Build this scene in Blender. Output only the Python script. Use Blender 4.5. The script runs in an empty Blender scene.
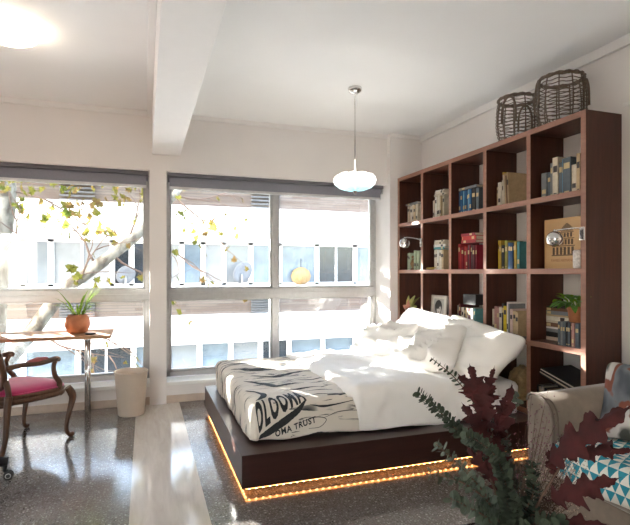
import bpy, bmesh, math, random
from mathutils import Vector, Matrix, Euler, noise
random.seed(7)
PI = math.pi
C = bpy.context.scene.collection
SC = bpy.context.scene

# ------------------------------------------------------------------ materials
def nmat(name):
    m = bpy.data.materials.new(name); m.use_nodes = True
    nt = m.node_tree
    return m, nt, nt.nodes['Principled BSDF']

def N(nt, t, **kw):
    n = nt.nodes.new(t)
    for k, v in kw.items():
        setattr(n, k, v)
    return n

def lk(nt, a, b): nt.links.new(a, b)

def ramp(nt, fac, stops, interp='LINEAR'):
    r = N(nt, 'ShaderNodeValToRGB'); r.color_ramp.interpolation = interp
    el = r.color_ramp.elements
    while len(el) < len(stops): el.new(0.5)
    for e, (p, c) in zip(el, stops):
        e.position = p; e.color = (*c, 1) if len(c) == 3 else c
    lk(nt, fac, r.inputs[0]); return r.outputs[0]

def coord(nt, kind='Object', scale=(1, 1, 1), rot=(0, 0, 0)):
    t = N(nt, 'ShaderNodeTexCoord'); mp = N(nt, 'ShaderNodeMapping')
    mp.inputs['Scale'].default_value = scale; mp.inputs['Rotation'].default_value = rot
    lk(nt, t.outputs[kind], mp.inputs[0]); return mp.outputs[0]

def noise_tex(nt, vec, scale, detail=3, rough=.5, dist=0):
    n = N(nt, 'ShaderNodeTexNoise')
    n.inputs['Scale'].default_value = scale; n.inputs['Detail'].default_value = detail
    n.inputs['Roughness'].default_value = rough; n.inputs['Distortion'].default_value = dist
    lk(nt, vec, n.inputs['Vector']); return n.outputs['Fac']

def bump(nt, b, h, strength=.2, dist=.01):
    n = N(nt, 'ShaderNodeBump'); n.inputs['Strength'].default_value = strength
    n.inputs['Distance'].default_value = dist
    lk(nt, h, n.inputs['Height']); lk(nt, n.outputs[0], b.inputs['Normal'])

def mul(c, k): return tuple(min(1, max(0, x*k)) for x in c)

def plain(name, col, rough=.5, metal=0, var=.08, scale=12, bmp=0, emit=None, es=0, sheen=0, stretch=(1, 1, 1), trans=0):
    m, nt, b = nmat(name)
    v = coord(nt, 'Object', stretch)
    f = noise_tex(nt, v, scale, 4, .6)
    c = ramp(nt, f, [(.3, mul(col, 1-var)), (.7, mul(col, 1+var))])
    lk(nt, c, b.inputs['Base Color'])
    b.inputs['Roughness'].default_value = rough; b.inputs['Metallic'].default_value = metal
    if sheen: b.inputs['Sheen Weight'].default_value = sheen
    if trans: b.inputs['Transmission Weight'].default_value = trans
    if bmp: bump(nt, b, f, bmp, .004)
    if emit:
        b.inputs['Emission Color'].default_value = (*emit, 1); b.inputs['Emission Strength'].default_value = es
    return m

def wood(name, dark, light, scale=1.0, axis='z', rough=.38):
    m, nt, b = nmat(name)
    st = {'z': (14, 14, 1.2), 'y': (14, 1.2, 14), 'x': (1.2, 14, 14)}[axis]
    v = coord(nt, 'Object', tuple(s*scale for s in st))
    f = noise_tex(nt, v, 2.2, 6, .65, .8)
    c = ramp(nt, f, [(.25, dark), (.55, mul(tuple((a+d)/2 for a, d in zip(dark, light)), 1)), (.8, light)])
    lk(nt, c, b.inputs['Base Color']); b.inputs['Roughness'].default_value = rough
    bump(nt, b, f, .08, .002)
    return m

M = {}
M['wall'] = plain('wall_paint', (.80, .765, .745), .75, var=.015, scale=3, bmp=.03)
M['dark_wall'] = plain('fill_cutting_wall_paint', (.42, .37, .33), .8)  # unseen walls, darkened to cut the bounce from behind the camera
M['ceil'] = plain('ceiling_paint', (.85, .85, .85), .8, var=.01, scale=2)
M['trim'] = plain('trim_paint', (.82, .80, .785), .6, var=.01)
M['white_trim'] = plain('white_gloss_paint', (.86, .85, .83), .4, var=.01)
M['alu'] = plain('grey_aluminium', (.50, .495, .49), .38, .55, .06, 20)
M['chrome'] = plain('chrome', (.75, .74, .73), .12, 1, .02)
M['shelf'] = wood('dark_walnut_veneer', (.036, .0105, .006), (.098, .031, .017), .8, 'z')
M['shelf_h'] = wood('dark_walnut_board', (.042, .0125, .007), (.108, .036, .02), .8, 'y')
M['edge'] = wood('lit_walnut_edge_band', (.23, .105, .07), (.36, .18, .125), 1, 'y', .45)  # edge veneer, its colour lightened for window light on the front edges
M['bedwood'] = wood('dark_bed_veneer', (.021, .007, .0055), (.046, .016, .012), .7, 'x', .3)
M['chairwood'] = wood('carved_chair_wood', (.055, .024, .012), (.15, .07, .037), 2.5, 'z', .35)
M['oak'] = wood('pale_oak_top', (.33, .17, .08), (.47, .26, .14), .8, 'x', .55)
M['rattan'] = plain('dark_rattan', (.16, .115, .085), .6, var=.35, scale=40)
M['black'] = plain('black_plastic', (.015, .015, .017), .4)
M['blind'] = plain('grey_blind_cloth', (.24, .24, .28), .8, var=.05, scale=60)
M['blind_rail'] = plain('pale_blind_rail', (.62, .62, .63), .5, .2)
M['bin'] = plain('beige_bin', (.64, .54, .44), .45, var=.03)
M['terracotta'] = plain('terracotta', (.44, .165, .075), .65, var=.12, scale=18, bmp=.05)
M['soil'] = plain('soil', (.04, .028, .02), .95, var=.4, scale=90)
M['linen'] = plain('white_linen', (.86, .84, .81), .85, var=.012, scale=9, sheen=.15)
M['sheet'] = plain('white_sheet', (.82, .80, .78), .9, var=.01)
M['ink'] = plain('black_print', (.022, .024, .026), .85, var=.25, scale=60)
M['pink'] = plain('magenta_velvet', (.50, .015, .12), .75, var=.12, scale=14, sheen=.6)
M['sofa'] = plain('taupe_velvet', (.20, .16, .125), .9, var=.12, scale=16, sheen=.4, bmp=.05)
M['piping'] = plain('taupe_piping', (.15, .12, .10), .8)
M['paper'] = plain('page_paper', (.66, .58, .46), .9, var=.12, scale=120, stretch=(1, 30, 1))
M['pearl'] = plain('pearl_white', (.8, .78, .76), .3)
M['leaf_g'] = plain('green_leaf', (.10, .24, .035), .5, var=.45, scale=30)
M['leaf_y'] = plain('lime_leaf', (.36, .50, .09), .5, var=.35, scale=25)
M['euca'] = plain('eucalyptus_leaf', (.048, .068, .044), .8, var=.4, scale=45)
M['euca2'] = plain('silver_eucalyptus_leaf', (.095, .12, .09), .8, var=.3, scale=45)
M['stem'] = plain('twig', (.10, .06, .04), .8, var=.3, scale=60)
M['burg'] = plain('burgundy_leaf', (.042, .0055, .006), .9, var=.5, scale=26, bmp=.1)
M['blossom'] = plain('dried_blossom', (.40, .31, .26), .9, var=.5, scale=80)
M['blossom2'] = plain('purple_blossom', (.20, .09, .12), .9, var=.5, scale=80)
M['gold'] = plain('dull_gold_cloth', (.30, .20, .09), .6, .25, .4, 30, .3)
M['rope'] = plain('cane_weave', (.36, .23, .12), .6, var=.2, scale=60)
M['tyre'] = plain('rubber', (.03, .03, .03), .6)

def terrazzo():
    m, nt, b = nmat('grey_terrazzo')
    v = coord(nt, 'Object')
    vo = N(nt, 'ShaderNodeTexVoronoi'); vo.inputs['Scale'].default_value = 62; lk(nt, v, vo.inputs['Vector'])
    sep = N(nt, 'ShaderNodeSeparateColor'); lk(nt, vo.outputs['Color'], sep.inputs[0])
    c1 = ramp(nt, sep.outputs[0], [(0, (0.108, 0.092, 0.082)), (.42, (0.137, 0.122, 0.113)), (.5, (0.180, 0.167, 0.160)), (.8, (0.223, 0.215, 0.211)), (.88, (0.374, 0.363, 0.351)), (1, (0.050, 0.044, 0.043))], 'CONSTANT')
    vo2 = N(nt, 'ShaderNodeTexVoronoi'); vo2.inputs['Scale'].default_value = 150; lk(nt, v, vo2.inputs['Vector'])
    sep2 = N(nt, 'ShaderNodeSeparateColor'); lk(nt, vo2.outputs['Color'], sep2.inputs[0])
    c2 = ramp(nt, sep2.outputs[1], [(0, (0.137, 0.122, 0.113)), (.7, (0.180, 0.167, 0.156)), (.86, (0.288, 0.281, 0.273)), (.94, (0.065, 0.059, 0.058))], 'CONSTANT')
    mx = N(nt, 'ShaderNodeMix', data_type='RGBA')
    msk = N(nt, 'ShaderNodeMath', operation='GREATER_THAN'); msk.inputs[1].default_value = .36
    lk(nt, vo.outputs['Distance'], msk.inputs[0])
    lk(nt, msk.outputs[0], mx.inputs[0]); lk(nt, c1, mx.inputs[6]); lk(nt, c2, mx.inputs[7])
    lk(nt, mx.outputs[2], b.inputs['Base Color'])
    b.inputs['Roughness'].default_value = .14
    b.inputs['Specular IOR Level'].default_value = .8; b.inputs['IOR'].default_value = 1.62
    return m
M['terrazzo'] = terrazzo()

def marble():
    m, nt, b = nmat('cream_marble')
    v = coord(nt, 'Object', (6, .8, 1))
    f = noise_tex(nt, v, 3, 6, .6, .6)
    c = ramp(nt, f, [(.3, (.50, .445, .39)), (.7, (.63, .58, .525))])
    lk(nt, c, b.inputs['Base Color']); b.inputs['Roughness'].default_value = .1
    b.inputs['Specular IOR Level'].default_value = .95
    return m
M['marble'] = marble()

def glass(name, tint=(1, 1, 1), refl=1.0):
    m = bpy.data.materials.new(name); m.use_nodes = True; nt = m.node_tree; nt.nodes.clear()
    o = N(nt, 'ShaderNodeOutputMaterial'); mx = N(nt, 'ShaderNodeMixShader')
    t = N(nt, 'ShaderNodeBsdfTransparent'); t.inputs[0].default_value = (*tint, 1)
    g = N(nt, 'ShaderNodeBsdfGlossy'); g.inputs['Roughness'].default_value = .02
    fr = N(nt, 'ShaderNodeFresnel'); fr.inputs[0].default_value = 1.45
    mm = N(nt, 'ShaderNodeMath', operation='MULTIPLY'); mm.inputs[1].default_value = refl
    lk(nt, fr.outputs[0], mm.inputs[0]); lk(nt, mm.outputs[0], mx.inputs[0])
    lk(nt, t.outputs[0], mx.inputs[1]); lk(nt, g.outputs[0], mx.inputs[2]); lk(nt, mx.outputs[0], o.inputs[0])
    return m
M['glass'] = glass('window_glass', (.97, .985, .98))
M['tglass'] = glass('table_glass', (.93, .96, .95))

def leafmat(name, cols, transl=.45):
    m = bpy.data.materials.new(name); m.use_nodes = True; nt = m.node_tree; nt.nodes.clear()
    o = N(nt, 'ShaderNodeOutputMaterial'); mx = N(nt, 'ShaderNodeMixShader'); mx.inputs[0].default_value = transl
    d = N(nt, 'ShaderNodeBsdfDiffuse'); t = N(nt, 'ShaderNodeBsdfTranslucent')
    v = coord(nt, 'Object'); f = noise_tex(nt, v, 2.6, 1)
    c = ramp(nt, f, cols)
    lk(nt, c, d.inputs[0]); lk(nt, c, t.inputs[0])
    lk(nt, d.outputs[0], mx.inputs[1]); lk(nt, t.outputs[0], mx.inputs[2]); lk(nt, mx.outputs[0], o.inputs[0])
    return m
M['plane_leaf'] = leafmat('autumn_plane_leaf', [(.3, (.05, .07, .012)), (.5, (.11, .10, .02)), (.62, (.13, .075, .03)), (.75, (.065, .085, .02))])
M['houseleaf'] = leafmat('house_plant_leaf', [(.3, (.12, .26, .03)), (.7, (.30, .42, .07))], .3)

def bark():
    m, nt, b = nmat('plane_bark')
    v = coord(nt, 'Object', (1, 1, .6)); f = noise_tex(nt, v, 7, 3, .5, .4)
    c = ramp(nt, f, [(.38, (.06, .047, .033)), (.48, (.12, .105, .078)), (.6, (.20, .18, .14))])
    lk(nt, c, b.inputs['Base Color']); b.inputs['Roughness'].default_value = .9
    return m
M['bark'] = bark()

def brick(name, c1, c2, cm):
    m, nt, b = nmat(name)
    v = coord(nt, 'Object', (1, 1, 1), (PI/2, 0, 0))
    t = N(nt, 'ShaderNodeTexBrick'); t.inputs['Scale'].default_value = 1
    t.inputs['Brick Width'].default_value = .9; t.inputs['Row Height'].default_value = .075
    t.inputs['Mortar Size'].default_value = .008
    t.inputs['Color1'].default_value = (*c1, 1); t.inputs['Color2'].default_value = (*c2, 1); t.inputs['Mortar'].default_value = (*cm, 1)
    lk(nt, v, t.inputs['Vector']); lk(nt, t.outputs[0], b.inputs['Base Color']); b.inputs['Roughness'].default_value = .85
    return m
M['brick'] = brick('timber_cladding', (.075, .050, .036), (.115, .094, .078), (.055, .046, .04))
M['facade'] = plain('white_render', (.88, .87, .86), .8, var=.02, scale=1)
M['fwin'] = plain('white_window_paint', (.84, .84, .84), .5, var=.02)

def strokes():
    """cream cloth with black dry-brush strokes; UV is the flat cloth in metres"""
    m, nt, b = nmat('printed_cotton')
    v = coord(nt, 'UV', (2.6, 17, 1), (0, 0, .10))
    f = noise_tex(nt, v, 1.0, 5, .55, 1.3)
    k = ramp(nt, f, [(.57, (0, 0, 0)), (.59, (1, 1, 1))])
    v2 = coord(nt, 'UV', (2.2, 2.6, 1))
    g = noise_tex(nt, v2, 1.3, 2)
    k2 = ramp(nt, g, [(.40, (0, 0, 0)), (.48, (1, 1, 1))])
    mm = N(nt, 'ShaderNodeMix', data_type='RGBA', blend_type='MULTIPLY'); mm.inputs[0].default_value = 1
    lk(nt, k, mm.inputs[6]); lk(nt, k2, mm.inputs[7])
    # keep the lettered corner of the front fall free of strokes
    tc = N(nt, 'ShaderNodeTexCoord'); sp = N(nt, 'ShaderNodeSeparateXYZ'); lk(nt, tc.outputs['UV'], sp.inputs[0])
    a = N(nt, 'ShaderNodeMath', operation='GREATER_THAN'); a.inputs[1].default_value = .36; lk(nt, sp.outputs[0], a.inputs[0])
    e = N(nt, 'ShaderNodeMath', operation='GREATER_THAN'); e.inputs[1].default_value = .33; lk(nt, sp.outputs[1], e.inputs[0])
    ae = N(nt, 'ShaderNodeMath', operation='MAXIMUM'); lk(nt, a.outputs[0], ae.inputs[0]); lk(nt, e.outputs[0], ae.inputs[1])
    m3 = N(nt, 'ShaderNodeMix', data_type='RGBA', blend_type='MULTIPLY'); m3.inputs[0].default_value = 1
    lk(nt, mm.outputs[2], m3.inputs[6]); lk(nt, ae.outputs[0], m3.inputs[7])
    mx = N(nt, 'ShaderNodeMix', data_type='RGBA')
    mx.inputs[6].default_value = (.70, .64, .56, 1); mx.inputs[7].default_value = (.028, .032, .038, 1)
    lk(nt, m3.outputs[2], mx.inputs[0]); lk(nt, mx.outputs[2], b.inputs['Base Color'])
    b.inputs['Roughness'].default_value = .9
    return m
M['print'] = strokes()

def triangles():
    """white cloth with rows of teal triangles; UV in metres"""
    m, nt, b = nmat('teal_triangle_weave')
    tc = N(nt, 'ShaderNodeTexCoord'); sp = N(nt, 'ShaderNodeSeparateXYZ'); lk(nt, tc.outputs['UV'], sp.inputs[0])
    def ma(op, x, y):
        n = N(nt, 'ShaderNodeMath', operation=op)
        for i, q in enumerate((x, y)):
            if q is None: continue
            if isinstance(q, (int, float)): n.inputs[i].default_value = q
            else: lk(nt, q, n.inputs[i])
        return n.outputs[0]
    S = 1/.052
    u = ma('MULTIPLY', sp.outputs[1], S); w = ma('MULTIPLY', sp.outputs[0], S*1.05)
    row = ma('FLOOR', w, None); half = ma('MULTIPLY', ma('MODULO', row, 2.0), .5)
    fx = ma('FRACT', ma('ADD', u, half), None); fy = ma('FRACT', w, None)
    d = ma('MULTIPLY', ma('ABSOLUTE', ma('SUBTRACT', fx, .5), None), 2.0)
    tri = ma('LESS_THAN', d, fy)
    mx = N(nt, 'ShaderNodeMix', data_type='RGBA')
    mx.inputs[6].default_value = (.66, .66, .60, 1); mx.inputs[7].default_value = (.012, .22, .30, 1)
    lk(nt, tri, mx.inputs[0]); lk(nt, mx.outputs[2], b.inputs['Base Color']); b.inputs['Roughness'].default_value = .85
    return m
M['tri'] = triangles()

def photo_cloth():
    m, nt, b = nmat('photo_print_fabric')
    v = coord(nt, 'Object', (5, 5, 5)); f = noise_tex(nt, v, .75, 3, .5, .3)
    c = ramp(nt, f, [(.34, (.02, .025, .04)), (.44, (.055, .065, .08)), (.50, (.13, .145, .165)), (.515, (.17, .045, .025)), (.555, (.15, .04, .025)), (.565, (.40, .38, .37)), (.63, (.44, .42, .41)), (.68, (.05, .055, .05))])
    lk(nt, c, b.inputs['Base Color']); b.inputs['Roughness'].default_value = .8
    return m
M['photo_cloth'] = photo_cloth()

# ------------------------------------------------------------------ mesh helper
class MB:
    def __init__(s): s.bm = bmesh.new(); s.mi = 0; s.mats = []
    def _done(s, verts):
        for v in verts:
            for f in v.link_faces: f.material_index = s.mi
        return s
    def box(s, a, b, bev=0, seg=2):
        c = [(p+q)/2 for p, q in zip(a, b)]; d = [abs(q-p) for p, q in zip(a, b)]
        return s.obox(c, d, None, bev, seg)
    def obox(s, c, d, rot=None, bev=0, seg=2):
        Mx = Matrix.Translation(c) @ (rot.to_4x4() if rot is not None else Matrix()) @ Matrix.Diagonal((*d, 1))
        vs = bmesh.ops.create_cube(s.bm, size=1, matrix=Mx)['verts']
        s._done(vs)
        if bev:
            es = {e for v in vs for e in v.link_edges}
            r = bmesh.ops.bevel(s.bm, geom=list(es), offset=bev, segments=seg, profile=.5, affect='EDGES')
            for f in r['faces']: f.material_index = s.mi
        return s
    def lathe(s, prof, c=(0, 0, 0), n=32, close=False, axis=None):
        rings = []
        R = axis.to_matrix() if axis is not None else Matrix.Identity(3)
        for r, z in prof:
            rings.append([s.bm.verts.new(Vector(c) + R @ Vector((r*math.cos(2*PI*i/n), r*math.sin(2*PI*i/n), z))) for i in range(n)] if r > 1e-6
                         else [s.bm.verts.new(Vector(c) + R @ Vector((0, 0, z)))])
        for a, b in zip(rings, rings[1:]):
            for i in range(n):
                j = (i+1) % n
                if len(a) == 1 and len(b) == 1: continue
                if len(a) == 1: f = s.bm.faces.new((a[0], b[j], b[i]))
                elif len(b) == 1: f = s.bm.faces.new((a[i], a[j], b[0]))
                else: f = s.bm.faces.new((a[i], a[j], b[j], b[i]))
                f.material_index = s.mi; f.smooth = True
        return s
    def cyl(s, p, q, r, r2=None, n=16):
        return s.tube([p, q], [r, r if r2 is None else r2], n)
    def tube(s, pts, rad, n=8, closed=False, flat=1.0):
        pts = [Vector(p) for p in pts]
        if not isinstance(rad, (list, tuple)): rad = [rad]*len(pts)
        K = len(pts); rings = []; up = None
        for i, p in enumerate(pts):
            a = pts[(i-1) % K] if (i > 0 or closed) else p
            b = pts[(i+1) % K] if (i < K-1 or closed) else p
            t = (b-a).normalized() if (b-a).length > 1e-9 else Vector((0, 0, 1))
            if up is None:
                up = Vector((0, 0, 1)) if abs(t.z) < .9 else Vector((1, 0, 0))
            u = (up - t*up.dot(t))
            if u.length < 1e-5: u = t.orthogonal()
            u.normalize(); up = u; w = t.cross(u)
            rings.append([s.bm.verts.new(p + (u*math.cos(2*PI*k/n)*flat + w*math.sin(2*PI*k/n))*rad[i]) for k in range(n)])
        for i in range(K if closed else K-1):
            a, b = rings[i], rings[(i+1) % K]
            for k in range(n):
                f = s.bm.faces.new((a[k], a[(k+1) % n], b[(k+1) % n], b[k])); f.smooth = True; f.material_index = s.mi
        if not closed:
            f = s.bm.faces.new(rings[0][::-1]); f.material_index = s.mi
            f = s.bm.faces.new(rings[-1]); f.material_index = s.mi
        return s
    def sphere(s, c, r, seg=16, sc=(1, 1, 1)):
        Mx = Matrix.Translation(c) @ Matrix.Diagonal((*sc, 1))
        vs = bmesh.ops.create_uvsphere(s.bm, u_segments=seg, v_segments=max(4, seg//2), radius=r, matrix=Mx)['verts']
        for v in vs:
            for f in v.link_faces: f.smooth = True; f.material_index = s.mi
        return s
    def prism(s, poly, h0, h1, fn, smooth=False):
        """poly: 2-D outline; fn(a, b, h) -> 3-D"""
        A = [s.bm.verts.new(fn(a, b, h0)) for a, b in poly]; B = [s.bm.verts.new(fn(a, b, h1)) for a, b in poly]
        n = len(poly)
        fs = [s.bm.faces.new(A[::-1]), s.bm.faces.new(B)]
        for i in range(n):
            f = s.bm.faces.new((A[i], A[(i+1) % n], B[(i+1) % n], B[i])); f.smooth = smooth; fs.append(f)
        for f in fs: f.material_index = s.mi
        return s
    def poly(s, pts):
        f = s.bm.faces.new([s.bm.verts.new(p) for p in pts]); f.material_index = s.mi; return s
    def build(s, name, mats, parent=None, loc=None, smooth=False, rot=None):
        bmesh.ops.recalc_face_normals(s.bm, faces=s.bm.faces)
        me = bpy.data.meshes.new(name); s.bm.to_mesh(me); s.bm.free()
        for m in (mats if isinstance(mats, (list, tuple)) else [mats]):
            me.materials.append(M[m] if isinstance(m, str) else m)
        if smooth:
            for p in me.polygons: p.use_smooth = True
        o = bpy.data.objects.new(name, me); C.objects.link(o)
        if parent is not None: o.parent = parent
        if loc is not None: o.location = loc
        if rot is not None: o.rotation_euler = rot
        return o

def tag(o, label, cat, group=None, kind=None):
    o['label'] = label; o['category'] = cat
    if group: o['group'] = group
    if kind: o['kind'] = kind
    return o

def thing(name, label, cat, loc=(0, 0, 0), rz=0, group=None, kind=None):
    o = bpy.data.objects.new(name, None); C.objects.link(o)
    o.location = loc; o.rotation_euler = (0, 0, rz); o.empty_display_size = .05
    return tag(o, label, cat, group, kind)

def rel(root):
    """parts given in world metres under a thing at root.location (no rotation)"""
    return tuple(-x for x in root.location)

def curve_pts(ctrl, n=24):
    """Catmull-Rom through control points"""
    P = [Vector(c) for c in ctrl]; P = [2*P[0]-P[1]] + P + [2*P[-1]-P[-2]]
    out = []; segs = len(P)-3
    for k in range(n+1):
        t = k/n*segs; i = min(int(t), segs-1); f = t-i
        a, b, c, d = P[i:i+4]
        out.append(.5*((2*b) + (c-a)*f + (2*a-5*b+4*c-d)*f*f + (3*b-a-3*c+d)*f**3))
    return out

def lerp_list(v, n):
    out = []
    for k in range(n+1):
        t = k/n*(len(v)-1); i = min(int(t), len(v)-2); f = t-i
        out.append(v[i]*(1-f)+v[i+1]*f)
    return out

def text_bm(s, size=1.0, maxe=None, bold=0):
    cu = bpy.data.curves.new('lettering', 'FONT'); cu.body = s; cu.size = size; cu.resolution_u = 3; cu.offset = bold; cu.space_character = 1+bold*5
    ob = bpy.data.objects.new('lettering', cu); C.objects.link(ob)
    bpy.context.view_layer.update()
    ev = ob.evaluated_get(bpy.context.evaluated_depsgraph_get())
    me = ev.to_mesh(); bm = bmesh.new(); bm.from_mesh(me); ev.to_mesh_clear()
    bpy.data.objects.remove(ob); bpy.data.curves.remove(cu)
    bmesh.ops.triangulate(bm, faces=bm.faces)
    if maxe:
        for _ in range(5):
            L = [e for e in bm.edges if e.calc_length() > maxe]
            if not L: break
            bmesh.ops.subdivide_edges(bm, edges=L, cuts=1); bmesh.ops.triangulate(bm, faces=bm.faces)
    return bm

def map_bm(bm, fn):
    for v in bm.verts: v.co = fn(v.co.x, v.co.y)
    m = MB(); m.bm.free(); m.bm = bm; return m

# ------------------------------------------------------------------ cloth
def cloth_fn(x0, x1, y0, y1, z, r, wr=.006, seed=0, puff=0, fr=5.5):
    """returns f(p, q, off) -> world point; p, q are flat cloth metres measured from the inset top corner"""
    ix0, ix1, iy0, iy1 = x0+r, x1-r, y0+r, y1-r
    W, H = ix1-ix0, iy1-iy0
    def f(p, q, off=0):
        cx = min(max(p, 0), W); cy = min(max(q, 0), H)
        dx, dy = p-cx, q-cy
        D = max(abs(dx), abs(dy)); L = math.hypot(dx, dy)
        nx, ny = (dx/L, dy/L) if L > 1e-9 else (0, 0)
        if D < r*PI/2: o, dr, ph = r*math.sin(D/r), r*(1-math.cos(D/r)), D/r
        else: o, dr, ph = r, r+(D-r*PI/2), PI/2
        nrm = Vector((nx*math.sin(ph), ny*math.sin(ph), math.cos(ph)))
        pt = Vector((ix0+cx+nx*o, iy0+cy+ny*o, z-dr))
        k = noise.noise(Vector((p*fr+seed, q*fr, seed*1.7)))*.6 + noise.noise(Vector((p*fr*2.3, q*fr*.8+seed, 3.1)))*.4 + .35*noise.noise(Vector((p*14+q*9, q*11-p*8, seed)))
        ridge = (1-abs(noise.noise(Vector((p*3.1+seed, q*2.4, 9.2)))))**5
        e = wr*k*1.6 + wr*ridge*1.1 + off
        if puff:
            e += puff*(math.sin(PI*cx/W)*math.sin(PI*cy/H))**.5 if 0 < cx < W and 0 < cy < H else 0
        return pt + nrm*e
    f.W, f.H = W, H
    def arc(drop): return r*math.acos(max(-1, 1-drop/r)) if drop < r else r*PI/2+drop-r
    f.arc = arc
    return f

def cloth(name, mats, f, drops, res=.035, parent=None, thick=.008, hem=.0, seed=0):
    a, b, c, d = [f.arc(x) for x in drops]     # -x, +x, -y, +y
    p0, p1, q0, q1 = -a, f.W+b, -c, f.H+d
    def axis(lo, hi, L):
        xs = set()
        n = max(2, int((hi-lo)/res))
        return [lo+(hi-lo)*i/n for i in range(n+1)]
    ps, qs = axis(p0, p1, f.W), axis(q0, q1, f.H)
    bm = bmesh.new(); uvl = bm.loops.layers.uv.new('UVMap')
    def edge(p, q):
        h = hem*noise.noise(Vector((p*4+seed, q*4, 1.3)))
        pp = p; qq = q
        if q <= q0+.12: qq = q + h*(1-(q-q0)/.12)
        if p <= p0+.12: pp = p + h*(1-(p-p0)/.12)
        return f(pp, qq)
    V = [[bm.verts.new(edge(p, q)) for q in qs] for p in ps]
    for i in range(len(ps)-1):
        for j in range(len(qs)-1):
            fc = bm.faces.new((V[i][j], V[i+1][j], V[i+1][j+1], V[i][j+1])); fc.smooth = True
            for l, (ii, jj) in zip(fc.loops, ((i, j), (i+1, j), (i+1, j+1), (i, j+1))):
                l[uvl].uv = (ps[ii]-p0, qs[jj]-q0)
    m = MB(); m.bm.free(); m.bm = bm
    o = m.build(name, mats, parent)
    if thick:
        md = o.modifiers.new('thickness', 'SOLIDIFY'); md.thickness = thick; md.offset = -1
    return o

def pillow(name, mats, c, wdir, udir, a, b, T, seed, roll=0, wr=.012, n=26, parent=None, pinch=.09):
    w = Vector(wdir).normalized(); u = Vector(udir); u = (u - w*u.dot(w)).normalized(); nrm = w.cross(u)
    if roll: 
        R = Matrix.Rotation(roll, 3, nrm); w = R @ w; u = R @ u
    bm = bmesh.new(); c = Vector(c)
    def pt(x, y, sgn):
        cr_ = 1-.10*(x*x*y*y)**3; X = a*x*(1-pinch*(1-y*y))*cr_; Y = b*y*(1-pinch*(1-x*x))*cr_
        t = T*(max(0, (1-x*x))*max(0, (1-y*y)))**.42
        t *= 1 - .18*(y+1)*.5
        q = Vector((X*5.2+seed, Y*5.2, seed*2.1+sgn))
        k = noise.noise(q) + .6*noise.noise(q*2.2)
        edge = min(1, 4*min(1-abs(x), 1-abs(y)))
        fold = (1-abs(noise.noise(Vector((X*4+seed, Y*7-X*3, sgn*2)))))**6
        t = t + sgn*0 + edge*(wr*k*1.3 + wr*2.4*fold)
        flop = .03*noise.noise(Vector((X*3, Y*3, seed+4)))*(1-edge)
        sag = -.05*(y+1)**2*.25*b*2
        return w*X + u*Y + nrm*(sgn*t + flop + sag)
    g = {}
    for s in (1, -1):
        for i in range(n+1):
            for j in range(n+1):
                bd = i in (0, n) or j in (0, n)
                if bd and s == -1: g[s, i, j] = g[1, i, j]; continue
                g[s, i, j] = bm.verts.new(pt(math.sin(PI/2*(2*i/n-1)), math.sin(PI/2*(2*j/n-1)), s))
        for i in range(n):
            for j in range(n):
                q = (g[s, i, j], g[s, i+1, j], g[s, i+1, j+1], g[s, i, j+1])
                f = bm.faces.new(q if s == 1 else q[::-1]); f.smooth = True
    m = MB(); m.bm.free(); m.bm = bm
    return m.build(name, mats, parent, loc=c)
SHADING_CROWN_N = 2700
# ------------------------------------------------------------------ the setting
CEIL = 2.91; RX = 3.075; WY = 5.16; GY = 5.5; LX = -5.0; BY = -3.2
def struct(name, mb, mats, label, cat, parent=None, smooth=False):
    o = mb.build(name, mats, parent, smooth=smooth)
    if parent is None: tag(o, label, cat, None, 'structure')
    return o

struct('floor', MB().box((LX, BY, -.12), (-.08, 5.62, 0)).box((.33, BY, -.12), (RX+.15, 5.62, 0)), 'terrazzo', 'polished grey terrazzo floor of the bedroom', 'floor')
t = MB().box((-.08, BY, -.14), (.33, 5.2, -.0015)).box((-.08, BY, -.12), (.055, 5.2, 0)).box((.057, BY, -.12), (.193, 5.2, 0)).box((.195, BY, -.12), (.33, 5.2, 0))
struct('trim_1', t, 'marble', 'pale polished stone strip laid in the terrazzo floor', 'floor strip')
struct('ceiling', MB().box((LX, BY, CEIL), (RX+.15, 5.62, CEIL+.15)), 'ceil', 'smooth white ceiling', 'ceiling')
struct('trim_2', MB().box((.066, BY, 2.49), (.335, WY, CEIL), .004), 'trim', 'white boxed beam running across the ceiling to the window wall', 'beam')

wb = MB()
wb.box((LX, WY, 2.33), (RX+.15, 5.62, CEIL))                       # over the windows
wb.box((LX, 5.20, 0), (RX+.15, 5.62, .19))                         # under the sills
wb.box((.045, WY, 0), (.205, 5.62, 2.33))                          # pier between the windows
wb.box((2.66, 5.08, 0), (RX+.15, 5.62, CEIL), .004)                # corner pier
wb.box((-3.2, WY, 0), (-2.98, 5.62, 2.33))
wb.box((LX, WY, 0), (-4.9, 5.62, 2.33))
struct('wall_back', wb, 'wall', 'white painted window wall with piers', 'wall')
struct('wall_right', MB().box((RX, BY, 0), (RX+.15, 5.62, CEIL)), 'wall', 'white painted side wall behind the bookcase', 'wall')
struct('wall_left', MB().box((LX-.15, BY, 0), (LX, 5.62, CEIL)), 'dark_wall', 'unseen far side wall, browned to cut fill light', 'wall')
struct('wall_front', MB().box((LX-.15, BY-.15, 0), (-4.2, BY, CEIL)).box((-2.6, BY-.15, 0), (RX+.15, BY, CEIL)).box((-4.2, BY-.15, 2.3), (-2.6, BY, CEIL)), 'dark_wall', 'wall with a doorway, behind the camera, browned to cut fill light', 'wall')
bb = MB().box((LX, 5.185, 0), (.045, 5.2, .075), .003).box((.205, 5.185, 0), (2.66, 5.2, .075), .003)
struct('baseboard_back', bb, plain('stone_skirting', (.55, .45, .37), .4), 'low beige stone skirting under the windows', 'baseboard')
struct('baseboard_right', MB().box((3.115, BY, 0), (RX, 2.49, .09), .003), 'trim', 'white skirting along the side wall', 'baseboard')
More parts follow.
